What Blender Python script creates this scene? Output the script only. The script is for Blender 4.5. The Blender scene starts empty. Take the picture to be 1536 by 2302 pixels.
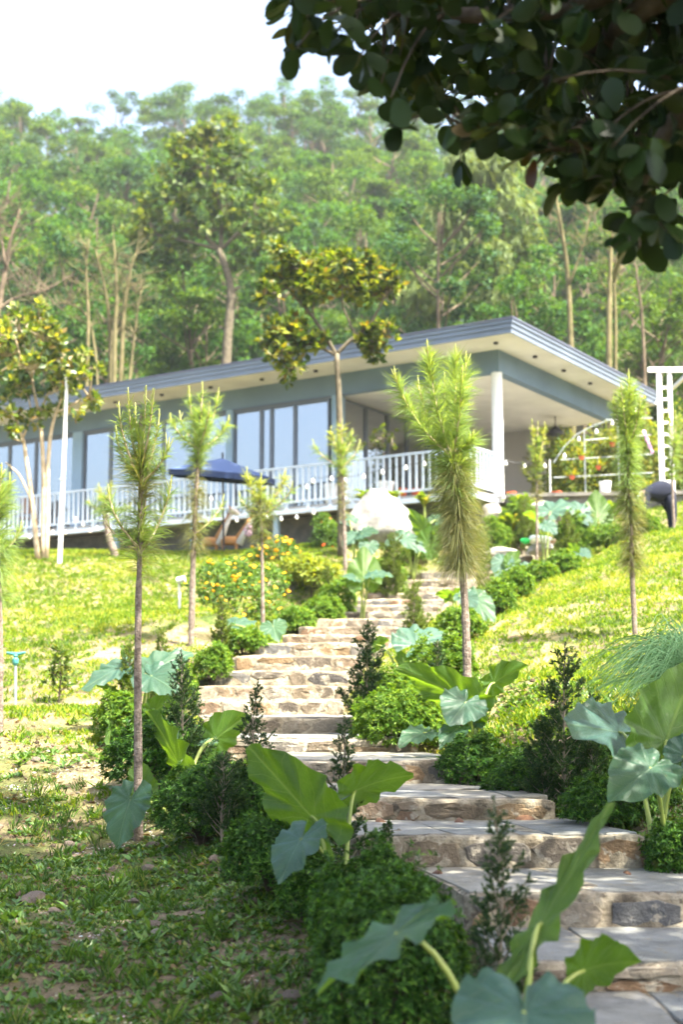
import bpy, bmesh, math, random
import numpy as np
from mathutils import Vector, Matrix

random.seed(11)
rng = np.random.default_rng(11)
R = math.radians
scene = bpy.context.scene
COL = scene.collection

# ------------------------------------------------------------------ camera
EYE = 1.6
PITCH = R(7.8)
FPX = 3121.0                      # focal length in photograph pixels (1536 x 2302)
cam_d = bpy.data.cameras.new('camera')
cam_d.sensor_fit = 'VERTICAL'
cam_d.sensor_height = 36.0
cam_d.sensor_width = 24.0
cam_d.lens = FPX / 2302 * 36.0
cam_d.clip_start = 0.05
cam_d.clip_end = 3000
cam_d.dof.use_dof = True
cam_d.dof.focus_distance = 9.6
cam_d.dof.aperture_fstop = 1.8
cam = bpy.data.objects.new('camera', cam_d)
cam.location = (0, 0, EYE)
cam.rotation_euler = (R(90) + PITCH, 0, 0)
COL.objects.link(cam)
scene.camera = cam

# ------------------------------------------------------------------ sky, sun, exposure
SUN_AZ = R(128)                   # clockwise from the view direction (+Y)
SUN_EL = R(60)
world = bpy.data.worlds.new('World')
scene.world = world
world.use_nodes = True
wn = world.node_tree.nodes
sky = wn.new('ShaderNodeTexSky')
sky.sky_type = 'NISHITA'
sky.sun_disc = False
sky.sun_elevation = SUN_EL
sky.sun_rotation = SUN_AZ
sky.air_density = 1.0
sky.dust_density = 5.5
sky.ozone_density = 1.0
world.node_tree.links.new(sky.outputs[0], wn['Background'].inputs[0])
wn['Background'].inputs[1].default_value = 0.11
sun_d = bpy.data.lights.new('sun', 'SUN')
sun_d.energy = 5.0
sun_d.angle = R(0.6)
sun_d.color = (1.0, 0.93, 0.80)
sun = bpy.data.objects.new('sun', sun_d)
sdir = Vector((math.sin(SUN_AZ) * math.cos(SUN_EL), math.cos(SUN_AZ) * math.cos(SUN_EL), math.sin(SUN_EL)))
sun.rotation_euler = sdir.to_track_quat('Z', 'Y').to_euler()
sun.location = (10, -10, 40)
COL.objects.link(sun)
scene.view_settings.view_transform = 'Standard'
scene.view_settings.look = 'None'
scene.view_settings.exposure = 2.6
scene.view_settings.gamma = 1.0
scene.cycles.use_denoising = True
scene.cycles.max_bounces = 6
scene.cycles.use_adaptive_sampling = True
scene.cycles.adaptive_threshold = 0.02
scene.cycles.diffuse_bounces = 3
scene.cycles.glossy_bounces = 3
scene.cycles.transmission_bounces = 6
scene.cycles.transparent_max_bounces = 8
scene.cycles.caustics_reflective = False
scene.cycles.caustics_refractive = False

# ------------------------------------------------------------------ helpers
cp, sp = math.cos(PITCH), math.sin(PITCH)

def at(px, py, Y):
    """world point on the photograph's ray (px, py) at distance Y in front"""
    u = (px - 768) / FPX
    v = (1151 - py) / FPX
    k = Y / (cp - v * sp)
    return np.array([u * k, Y, EYE + (sp + v * cp) * k])

def project(P):
    P = np.asarray(P, float)
    X, Y, Z = P[..., 0], P[..., 1], P[..., 2] - EYE
    dep = Y * cp + Z * sp
    v = (-Y * sp + Z * cp) / dep
    return 768 + FPX * X / dep, 1151 - FPX * v

def tag(o, label=None, cat=None, group=None, kind=None):
    if label: o['label'] = label
    if cat: o['category'] = cat
    if group: o['group'] = group
    if kind: o['kind'] = kind
    return o

def make_mesh(name, V, F, mat=None, uv=None, smooth=False):
    V = np.asarray(V, np.float32).reshape(-1, 3)
    me = bpy.data.meshes.new(name)
    if isinstance(F, np.ndarray) and F.ndim == 2:
        k = F.shape[1]
        idx = F.astype(np.int32).ravel()
        start = np.arange(0, len(idx), k, dtype=np.int32)
        tot = np.full(len(F), k, np.int32)
    else:
        idx = np.array([i for f in F for i in f], np.int32)
        tot = np.array([len(f) for f in F], np.int32)
        start = np.concatenate([[0], np.cumsum(tot)[:-1]]).astype(np.int32)
    me.vertices.add(len(V)); me.vertices.foreach_set('co', V.ravel())
    me.loops.add(len(idx)); me.loops.foreach_set('vertex_index', idx)
    me.polygons.add(len(tot))
    me.polygons.foreach_set('loop_start', start)
    me.polygons.foreach_set('loop_total', tot)
    me.polygons.foreach_set('use_smooth', np.full(len(tot), bool(smooth)))
    if uv is not None:
        lay = me.uv_layers.new(name='UVMap')
        lay.data.foreach_set('uv', np.asarray(uv, np.float32)[idx].ravel())
    me.update(calc_edges=True)
    me.validate()
    if mat is not None:
        me.materials.append(mat)
    return me

def link(name, data, parent=None):
    o = bpy.data.objects.new(name, data)
    COL.objects.link(o)
    if parent is not None:
        o.parent = parent
    return o

def origin(o):
    p = np.zeros(3)
    while o is not None:
        p += np.array(o.location); o = o.parent
    return p

def part(parent, name, V, F, mat, uv=None, smooth=False):
    V = np.asarray(V, float).reshape(-1, 3)
    if parent is not None:
        V = V - origin(parent)
    return link(name, make_mesh(name, V, F, mat, uv, smooth), parent)

def empty(name, loc, label=None, cat=None, group=None, kind=None):
    o = link(name, None)
    o.location = tuple(float(x) for x in loc)
    o.empty_display_size = 0.2
    return tag(o, label, cat, group, kind)

class MB:
    """collects shapes into one mesh"""
    def __init__(s): s.V = []; s.F = []; s.n = 0
    def add(s, V, F):
        V = np.asarray(V, float).reshape(-1, 3)
        s.V.append(V); s.F += [tuple(int(i) + s.n for i in f) for f in F]; s.n += len(V)
        return s
    def get(s): return np.concatenate(s.V), s.F
    def build(s, parent, name, mat, smooth=False):
        V, F = s.get()
        return part(parent, name, V, F, mat, None, smooth)

BOXF = [(0,3,2,1),(4,5,6,7),(0,1,5,4),(1,2,6,5),(2,3,7,6),(3,0,4,7)]
def box(x0,x1,y0,y1,z0,z1):
    return np.array([(x0,y0,z0),(x1,y0,z0),(x1,y1,z0),(x0,y1,z0),(x0,y0,z1),(x1,y0,z1),(x1,y1,z1),(x0,y1,z1)], float), BOXF

def unit(v):
    v = np.asarray(v, float); n = np.linalg.norm(v, axis=-1, keepdims=True)
    return v / np.maximum(n, 1e-9)

def tube(P, rad, n=8, cap=True):
    P = np.asarray(P, float); m = len(P)
    rad = np.broadcast_to(np.asarray(rad, float), (m,))
    T = unit(np.gradient(P, axis=0))
    ref = np.array([0.31, 0.9, 0.2]) if abs(T[0][2]) > 0.8 else np.array([0, 0, 1.0])
    V = []
    for i in range(m):
        x = unit(np.cross(T[i], ref)); y = np.cross(T[i], x)
        for k in range(n):
            a = 2 * math.pi * k / n
            V.append(P[i] + rad[i] * (math.cos(a) * x + math.sin(a) * y))
    F = [(i*n+k, i*n+(k+1)%n, (i+1)*n+(k+1)%n, (i+1)*n+k) for i in range(m-1) for k in range(n)]
    if cap:
        F.append(tuple(range(n-1, -1, -1))); F.append(tuple((m-1)*n+k for k in range(n)))
    return np.array(V), F

def lathe(prof, n=16, c=(0,0,0)):
    V = []; m = len(prof)
    for r, z in prof:
        for k in range(n):
            a = 2*math.pi*k/n
            V.append((c[0]+r*math.cos(a), c[1]+r*math.sin(a), c[2]+z))
    F = [(i*n+k, i*n+(k+1)%n, (i+1)*n+(k+1)%n, (i+1)*n+k) for i in range(m-1) for k in range(n)]
    F.append(tuple(range(n-1,-1,-1))); F.append(tuple((m-1)*n+k for k in range(n)))
    return np.array(V), F

def bez(p0, p1, p2, n=8):
    t = np.linspace(0, 1, n)[:, None]
    p0, p1, p2 = map(np.asarray, (p0, p1, p2))
    return (1-t)**2*p0 + 2*t*(1-t)*p1 + t*t*p2

def noise1(P, seed=0):
    """cheap smooth pseudo noise for arrays of points, about -1..1"""
    P = np.asarray(P, float); o = np.zeros(P.shape[:-1]); r = np.random.default_rng(seed)
    for i in range(7):
        k = unit(r.normal(size=P.shape[-1])) * r.uniform(0.7, 2.2); o += np.sin(P @ k * 2.0 + r.uniform(0, 6.3))
    return o / 4.0

def rand_dirs(n, r=rng):
    return unit(r.normal(size=(n, 3)))

def frames(D, U):
    """rotation matrices with y along D and z close to U"""
    D = unit(D); X = np.cross(D, U)
    bad = np.linalg.norm(X, axis=-1) < 1e-4
    X[bad] = np.cross(D[bad], np.array([0.3, 0.7, 0.64]))
    X = unit(X); Z = np.cross(X, D)
    return np.stack([X, D, Z], axis=-1)

def scatter(bV, bF, M, P, S):
    """many copies of a small shape; M (N,3,3), P (N,3), S (N,) or (N,3)"""
    bV = np.asarray(bV, float); bF = np.asarray(bF, int); N = len(P)
    S = np.asarray(S, float)
    if S.ndim == 1: S = np.repeat(S[:, None], 3, 1)
    V = np.einsum('nij,nkj->nki', M, bV[None] * S[:, None, :]) + P[:, None, :]
    F = bF[None] + (np.arange(N) * len(bV))[:, None, None]
    return V.reshape(-1, 3), F.reshape(-1, bF.shape[1])

# leaf shapes: y = length 0..1, x = width, z = up
LEAF2 = (np.array([(0,0,0),(-.5,.45,.12),(0,1,-.06),(.5,.45,.12)], float), np.array([(0,3,2),(0,2,1)]))
def oval_leaf(curl=.12, fold=.08, tipw=0.0):
    ys = [0, .12, .32, .55, .76, .92, 1.0]; ws = [0.03, .22, .40, .5, .46, .27, .03]
    V = []; F = []
    for y, w in zip(ys, ws):
        z = -curl * (y - .35) ** 2 * 2
        V += [(-w, y, z + fold * w), (0, y, z - fold*.2), (w, y, z + fold * w)]
    for i in range(len(ys)-1):
        a = i*3
        F += [(a, a+1, a+4, a+3), (a+1, a+2, a+5, a+4)]
    return np.array(V), np.array(F)
OVAL = oval_leaf()
BLADE = (np.array([(-.5,0,0),(.5,0,0),(-.42,.5,.0),(.42,.5,.0),(0,1,-.05)], float), np.array([(0,1,3),(0,3,2),(2,3,4)]))

# ------------------------------------------------------------------ materials
MATS = {}
def nodes(name):
    m = bpy.data.materials.new(name); m.use_nodes = True
    nt = m.node_tree; b = nt.nodes['Principled BSDF']
    MATS[name] = m
    return m, nt, b

def ramp(nt, cols, pos=None):
    r = nt.nodes.new('ShaderNodeValToRGB'); e = r.color_ramp.elements
    n = len(cols); pos = pos or [i/(n-1) for i in range(n)]
    while len(e) < n: e.new(0.5)
    for el, c, p in zip(e, cols, pos):
        el.position = p; el.color = (*c, 1)
    return r

def noise(nt, scale, detail=4, rough=.55, vec=None, dist=0.0):
    t = nt.nodes.new('ShaderNodeTexNoise')
    t.inputs['Scale'].default_value = scale; t.inputs['Detail'].default_value = detail
    t.inputs['Roughness'].default_value = rough; t.inputs['Distortion'].default_value = dist
    if vec is not None: nt.links.new(vec, t.inputs['Vector'])
    return t

def coords(nt, which='Object'):
    return nt.nodes.new('ShaderNodeTexCoord').outputs[which]

def mixc(nt, fac, a, b, mode='MIX'):
    m = nt.nodes.new('ShaderNodeMix'); m.data_type = 'RGBA'; m.blend_type = mode
    for sock, val in ((0, fac), (6, a), (7, b)):
        if hasattr(val, 'links') or hasattr(val, 'is_linked'): nt.links.new(val, m.inputs[sock])
        elif sock == 0: m.inputs[0].default_value = val
        else: m.inputs[sock].default_value = (*val, 1)
    return m.outputs[2]

def varied(name, cols, scale=3.0, rough=.7, bump=.0, bscale=40, spec=.3, pos=None, obj_random=None, metal=0, detail=5, speck=None):
    m, nt, b = nodes(name)
    vec = coords(nt)
    n1 = noise(nt, scale, detail, .6, vec)
    r = ramp(nt, cols, pos or [.3 + .4*i/max(1, len(cols)-1) for i in range(len(cols))])
    nt.links.new(n1.outputs['Fac'], r.inputs[0])
    c = r.outputs[0]
    if obj_random:
        oi = nt.nodes.new('ShaderNodeObjectInfo')
        r2 = ramp(nt, obj_random); r2.color_ramp.interpolation = 'LINEAR'
        nt.links.new(oi.outputs['Random'], r2.inputs[0])
        c = mixc(nt, 1.0, c, r2.outputs[0], 'MULTIPLY')
    if speck:
        n3 = noise(nt, speck[0], 3, .7, vec); r3 = ramp(nt, [(0,0,0),(1,1,1)], [speck[2], speck[2]+.08])
        nt.links.new(n3.outputs['Fac'], r3.inputs[0])
        c = mixc(nt, r3.outputs[0], c, speck[1])
    nt.links.new(c, b.inputs['Base Color'])
    b.inputs['Roughness'].default_value = rough
    b.inputs['Specular IOR Level'].default_value = spec
    b.inputs['Metallic'].default_value = metal
    if bump:
        n2 = noise(nt, bscale, 6, .6, vec)
        bp = nt.nodes.new('ShaderNodeBump'); bp.inputs['Strength'].default_value = bump; bp.inputs['Distance'].default_value = .02
        nt.links.new(n2.outputs['Fac'], bp.inputs['Height']); nt.links.new(bp.outputs[0], b.inputs['Normal'])
    return m

def leafmat(name, cols, tcols=None, trans=.4, rough=.5, spec=.18, pos=None, big=None):
    """foliage: a colour for every leaf, light passing through the blade"""
    m, nt, b = nodes(name)
    g = nt.nodes.new('ShaderNodeNewGeometry')
    fac = g.outputs['Random Per Island']
    if big:   # slow drift over the plant as well
        vec = coords(nt); n1 = noise(nt, big, 3, .5, vec)
        ma = nt.nodes.new('ShaderNodeMath'); ma.operation = 'MULTIPLY_ADD'; ma.inputs[1].default_value = 1.6; ma.inputs[2].default_value = -.8
        nt.links.new(n1.outputs['Fac'], ma.inputs[0])
        mb = nt.nodes.new('ShaderNodeMath'); mb.operation = 'ADD'; mb.use_clamp = True
        nt.links.new(ma.outputs[0], mb.inputs[0]); nt.links.new(fac, mb.inputs[1]); fac = mb.outputs[0]
    r = ramp(nt, cols, pos); nt.links.new(fac, r.inputs[0])
    tcols = tcols or [(min(1, c[0]*1.9+.02), min(1, c[1]*1.7+.02), c[2]*.55) for c in cols]
    rt = ramp(nt, tcols, pos); nt.links.new(fac, rt.inputs[0])
    nt.links.new(r.outputs[0], b.inputs['Base Color'])
    b.inputs['Roughness'].default_value = rough; b.inputs['Specular IOR Level'].default_value = spec
    tr = nt.nodes.new('ShaderNodeBsdfTranslucent'); nt.links.new(rt.outputs[0], tr.inputs[0])
    mx = nt.nodes.new('ShaderNodeMixShader'); mx.inputs[0].default_value = trans
    nt.links.new(b.outputs[0], mx.inputs[1]); nt.links.new(tr.outputs[0], mx.inputs[2])
    nt.links.new(mx.outputs[0], nt.nodes['Material Output'].inputs[0])
    return m

def plain(name, col, rough=.5, spec=.4, metal=0, var=.12, scale=2.5):
    lo = tuple(c*(1-var) for c in col); hi = tuple(min(1, c*(1+var)) for c in col)
    return varied(name, [lo, col, hi], scale, rough, .05, 60, spec, metal=metal)

# ================================================================== THE GROUND
# steps: photograph pixels of the front edge (left end, right end, height) and distance
STEPS = [(1235, 2000, 2332, 5.25), (1130, 1860, 2168, 6.0), (1045, 1740, 2010, 6.9), (790, 1466, 1879, 7.95), (770, 1251, 1796, 8.9),
         (650, 1084, 1712, 10.4), (505, 942, 1661, 12.0), (455, 836, 1613, 13.7), (440, 772, 1574, 15.3), (425, 772, 1542, 15.8),
         (468, 812, 1508, 16.2), (522, 815, 1474, 16.5), (573, 850, 1445, 17.0), (635, 880, 1426, 18.2), (672, 910, 1409, 19.6),
         (707, 935, 1391, 20.8), (740, 965, 1375, 22.1), (773, 990, 1360, 23.2), (800, 1010, 1347, 24.0), (828, 1030, 1333, 24.7),
         (855, 1050, 1320, 25.4), (895, 1075, 1303, 25.9), (945, 1105, 1285, 26.2), (1000, 1135, 1268, 26.6), (1070, 1200, 1247, 27.1),
         (1125, 1250, 1229, 27.7), (1180, 1300, 1210, 28.3), (1245, 1350, 1190, 28.9)]
SL = np.array([at(l, y, d) for l, r, y, d in STEPS])
SR = np.array([at(r, y, d) for l, r, y, d in STEPS])

ctrl = []
for px, py, d in [(300, 2302, 6.4), (0, 2302, 6.4), (-700, 2302, 6.4), (0, 2080, 7.7), (310, 1890, 10.0), (-100, 1900, 9.7), (520, 2000, 8.3), (0, 1650, 13.0), (180, 1700, 12.2),
                  (32, 1585, 15.5), (330, 1600, 14.2), (-400, 1560, 16), (100, 1420, 20), (380, 1440, 18.5), (200, 1300, 25), (500, 1380, 19.5), (640, 1300, 25),
                  (-300, 1300, 25), (0, 1240, 29), (200, 1240, 29), (450, 1243, 29), (-500, 1240, 29), (720, 1252, 27.2), (830, 1215, 27.6), (930, 1205, 28), (780, 1280, 25),
                  (1050, 1550, 12.8), (1428, 1430, 16), (1500, 1195, 25), (1320, 1280, 22.5), (1160, 1385, 18.3), (1536, 1565, 12.4), (1320, 1690, 10.3), (1120, 1640, 11.2),
                  (1536, 1880, 8.2), (1380, 1840, 8.8), (1900, 1400, 16.5), (1900, 1900, 8.2), (1900, 1190, 25.5), (1200, 1320, 21.5), (1420, 1215, 24.4)]:
    ctrl.append(at(px, py, d))
for i in range(len(SL)):
    for f in ((-.12, .5, 1.12) if i < 16 else (0, .5, 1.0)):
        ctrl.append(SL[i] * (1 - f) + SR[i] * f - np.array([0, 0, .20]))
ctrl += [np.array(p, float) for p in [(0, 0, 0), (-4, 0, 0), (4, 0, .1), (0, 3, .05), (-3, 3.5, .05), (0, -8, -.6), (-9, -8, -.6), (9, -8, -.4), (4, 5, .35), (9, 6, .8), (-8, 7, .2), (-9, 12, .9),
         (-12, 20, 2.4), (12, 12, 1.4), (14, 20, 3.4), (-6, 32, 4.85), (-1, 31, 4.85), (-12, 36, 5.1), (-20, 30, 4.6), (-20, 40, 5.3), (3, 30.2, 4.9), (3.5, 34, 5.3), (5.5, 31.2, 5.7), (8, 30.5, 6.1), (8, 27.5, 5.3), (7.5, 25.5, 4.75), (14, 30, 6.2),
         (0, 42, 5.6), (8, 36, 6.15), (8, 44, 6.4), (-16, 52, 6.4), (0, 52, 7.0), (18, 50, 7.4), (22, 36, 6.6), (22, 20, 4.2), (-24, 10, 1.0), (24, 5, 1.0), (24, -10, 0), (-24, -10, -.6), (0, -20, -1)]]
ctrl = np.array(ctrl)

def tps_fit(P, z, lam=.02):
    n = len(P); r = np.linalg.norm(P[:, None] - P[None], axis=2)
    K = np.where(r > 0, r**2 * np.log(r + 1e-9), 0) + lam * np.eye(n)
    Q = np.c_[np.ones(n), P]; A = np.block([[K, Q], [Q.T, np.zeros((3, 3))]])
    return np.linalg.solve(A, np.r_[z, 0, 0, 0])
TW = tps_fit(ctrl[:, :2], ctrl[:, 2])

def hill(X, Y):
    s = np.clip((Y - 54) / 95, 0, 1)
    h = 6.9 + 48 * s ** 1.18 + 3.0 * s * np.sin(X * .045 + 1.0) + 4.0 * s * np.clip(-X / 40, -1, 1)
    t = np.clip((Y - 150) / 110, 0, 1)
    h = h + t * 26 * (.75 + .35 * np.clip(X / 50, -1, 1))
    return h + 1.1 * np.sin(X * .19 + Y * .07) * s

def ground_z(X, Y):
    X = np.asarray(X, float); Y = np.asarray(Y, float); shp = X.shape
    x = X.ravel(); y = Y.ravel(); out = np.empty(len(x))
    for i in range(0, len(x), 20000):
        xs = np.clip(x[i:i+20000], -25, 25); ys = np.clip(y[i:i+20000], -20, 54)
        r = np.sqrt((xs[:, None] - ctrl[None, :, 0])**2 + (ys[:, None] - ctrl[None, :, 1])**2)
        out[i:i+20000] = np.where(r > 0, r**2 * np.log(r + 1e-9), 0) @ TW[:-3] + TW[-3] + TW[-2]*xs + TW[-1]*ys
    b = np.clip((y - 42) / 12, 0, 1); b = b*b*(3-2*b)
    e = np.clip((np.abs(x) - 18) / 7, 0, 1) * np.clip((y - 10)/10, 0, 1)
    out = out * (1 - b) + hill(x, y) * b + 0*e
    return out.reshape(shp)

def gz(x, y): return float(ground_z(np.array([x]), np.array([y]))[0])
def on_ground(px, py, d):
    p = at(px, py, d); p[2] = gz(p[0], p[1]); return p

def axis(a, b, s0, grow, mid=0):
    out = [mid]; s = s0; v = mid
    while v < b: v += s; s *= grow; out.append(v)
    v = mid; s = s0
    while v > a: v -= s; s *= grow; out.insert(0, v)
    return np.array(out)
gx = np.concatenate([-np.cumsum(np.r_[.09*np.ones(40), .09*1.045**np.arange(1, 96)])[::-1], [0], np.cumsum(np.r_[.09*np.ones(40), .09*1.045**np.arange(1, 96)])])
gy = np.concatenate([np.arange(-20, 4, .8), np.arange(4, 13, .075), 13 + np.cumsum(.075*1.021**np.arange(1, 205))])
gx = gx[np.abs(gx) < 125]; gy = gy[gy < 300]
GX, GY = np.meshgrid(gx, gy)
GZ = ground_z(GX, GY)
micro = noise1(np.stack([GX*2.1, GY*2.1], -1), 3)*.012 + noise1(np.stack([GX*7, GY*7], -1), 4)*.010 + noise1(np.stack([GX*17, GY*17], -1), 5)*.006
micro *= np.clip((24 - GY)/10, 0, 1)
GZ = GZ + micro
ny, nx = GX.shape
ii = (np.arange(ny-1)[:, None]*nx + np.arange(nx-1)[None]).ravel()
GF = np.stack([ii, ii+1, ii+1+nx, ii+nx], 1)

# soil with gravel, moss and dry straw colours
m, nt, b = nodes('soil')
vec = coords(nt)
n1 = noise(nt, .9, 6, .6, vec); r1 = ramp(nt, [(.055, .085, .016), (.085, .095, .03), (.15, .115, .07), (.22, .18, .12)], [.34, .46, .56, .68])
nt.links.new(n1.outputs[0], r1.inputs[0])
n2 = noise(nt, 26, 4, .7, vec); r2 = ramp(nt, [(.35, .33, .3), (1, 1, 1), (1.0, .97, .9)], [.3, .52, .75])
nt.links.new(n2.outputs[0], r2.inputs[0])
c = mixc(nt, 1.0, r1.outputs[0], r2.outputs[0], 'MULTIPLY')
vo = nt.nodes.new('ShaderNodeTexVoronoi'); vo.inputs['Scale'].default_value = 38; nt.links.new(vec, vo.inputs[0])
n3 = noise(nt, 2.3, 3, .5, vec); r3 = ramp(nt, [(0, 0, 0), (1, 1, 1)], [.52, .6]); nt.links.new(n3.outputs[0], r3.inputs[0])
rv = ramp(nt, [(1, 1, 1), (0, 0, 0)], [.22, .34]); nt.links.new(vo.outputs['Distance'], rv.inputs[0])
mm = nt.nodes.new('ShaderNodeMath'); mm.operation = 'MULTIPLY'; nt.links.new(rv.outputs[0], mm.inputs[0]); nt.links.new(r3.outputs[0], mm.inputs[1])
vc = mixc(nt, .75, vo.outputs['Color'], (.42, .38, .33)); c = mixc(nt, mm.outputs[0], c, vc)
gs = nt.nodes.new('ShaderNodeSeparateXYZ'); nt.links.new(vec, gs.inputs[0])
def mrange(sock, a, b_):
    q = nt.nodes.new('ShaderNodeMapRange'); q.inputs[1].default_value = a; q.inputs[2].default_value = b_; nt.links.new(sock, q.inputs[0]); return q.outputs[0]
c = mixc(nt, mrange(gs.outputs[1], 41, 47), c, (.045, .045, .022))      # leaf litter under the forest
nl_ = noise(nt, 1.3, 4, .6, vec); rl_ = ramp(nt, [(0, 0, 0), (1, 1, 1)], [.47, .66]); nt.links.new(nl_.outputs[0], rl_.inputs[0])
ml_ = nt.nodes.new('ShaderNodeMath'); ml_.operation = 'MULTIPLY'; nt.links.new(rl_.outputs[0], ml_.inputs[0]); nt.links.new(mrange(gs.outputs[1], 10.2, 12.2), ml_.inputs[1])
ml2 = nt.nodes.new('ShaderNodeMath'); ml2.operation = 'MULTIPLY'; nt.links.new(ml_.outputs[0], ml2.inputs[0]); nt.links.new(mrange(gs.outputs[1], 38, 33), ml2.inputs[1])
c = mixc(nt, ml2.outputs[0], c, mixc(nt, 1.0, (.34, .29, .13), r2.outputs[0], 'MULTIPLY'))   # pale sandy topsoil of the planted lawn
nt.links.new(c, b.inputs['Base Color']); b.inputs['Roughness'].default_value = .9; b.inputs['Specular IOR Level'].default_value = .15
n4 = noise(nt, 45, 6, .65, vec); bp = nt.nodes.new('ShaderNodeBump'); bp.inputs['Strength'].default_value = .7; bp.inputs['Distance'].default_value = .03
nt.links.new(n4.outputs[0], bp.inputs['Height']); nt.links.new(bp.outputs[0], b.inputs['Normal'])
ground = link('ground', make_mesh('ground', np.stack([GX, GY, GZ], -1).reshape(-1, 3), GF, m, None, True))
tag(ground, 'grassy hillside ground with bare gravelly soil', None, None, 'structure')

# ================================================================== STONE STEPS
mortar = varied('mortar', [(.065, .053, .037), (.155, .13, .09), (.265, .232, .168), (.37, .335, .26)], 6.5, .85, 1.0, 26, .2, speck=(14, (.09, .075, .055), .58))
def stone_mat(name, obj_random, cols=((.55, .55, .55), (.85, .82, .78), (1, 1, 1))):
    return varied(name, list(cols), 9, .8, .7, 45, .3, obj_random=obj_random, speck=(9, (.29, .26, .20), .56))
st_riser = stone_mat('riser_stone', [(.06, .057, .055), (.20, .16, .11), (.105, .10, .09), (.24, .17, .095), (.16, .10, .06), (.27, .24, .185), (.10, .105, .11), (.30, .26, .195)])
m, nt, b = nodes('flagstone')
vec = coords(nt)
oi = nt.nodes.new('ShaderNodeObjectInfo'); ro = ramp(nt, [(.165, .172, .172), (.21, .21, .195), (.15, .165, .17), (.235, .225, .195), (.185, .185, .16)]); nt.links.new(oi.outputs['Random'], ro.inputs[0])
n1 = noise(nt, 3.2, 7, .65, vec, .6); r1 = ramp(nt, [(.45, .43, .36), (.9, .88, .82), (1.15, 1.14, 1.1)], [.3, .5, .68]); nt.links.new(n1.outputs[0], r1.inputs[0])
c = mixc(nt, 1.0, ro.outputs[0], r1.outputs[0], 'MULTIPLY')
n3 = noise(nt, 8, 5, .7, vec, 1.2); r3 = ramp(nt, [(1, 1, 1), (0, 0, 0)], [.33, .42]); nt.links.new(n3.outputs[0], r3.inputs[0])
c = mixc(nt, r3.outputs[0], c, (.17, .145, .09))
nt.links.new(c, b.inputs['Base Color']); b.inputs['Roughness'].default_value = .6; b.inputs['Specular IOR Level'].default_value = .4
n4 = noise(nt, 14, 8, .7, vec, .8); bp = nt.nodes.new('ShaderNodeBump'); bp.inputs['Strength'].default_value = .8; bp.inputs['Distance'].default_value = .025
nt.links.new(n4.outputs[0], bp.inputs['Height']); nt.links.new(bp.outputs[0], b.inputs['Normal'])
flag = m

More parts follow.
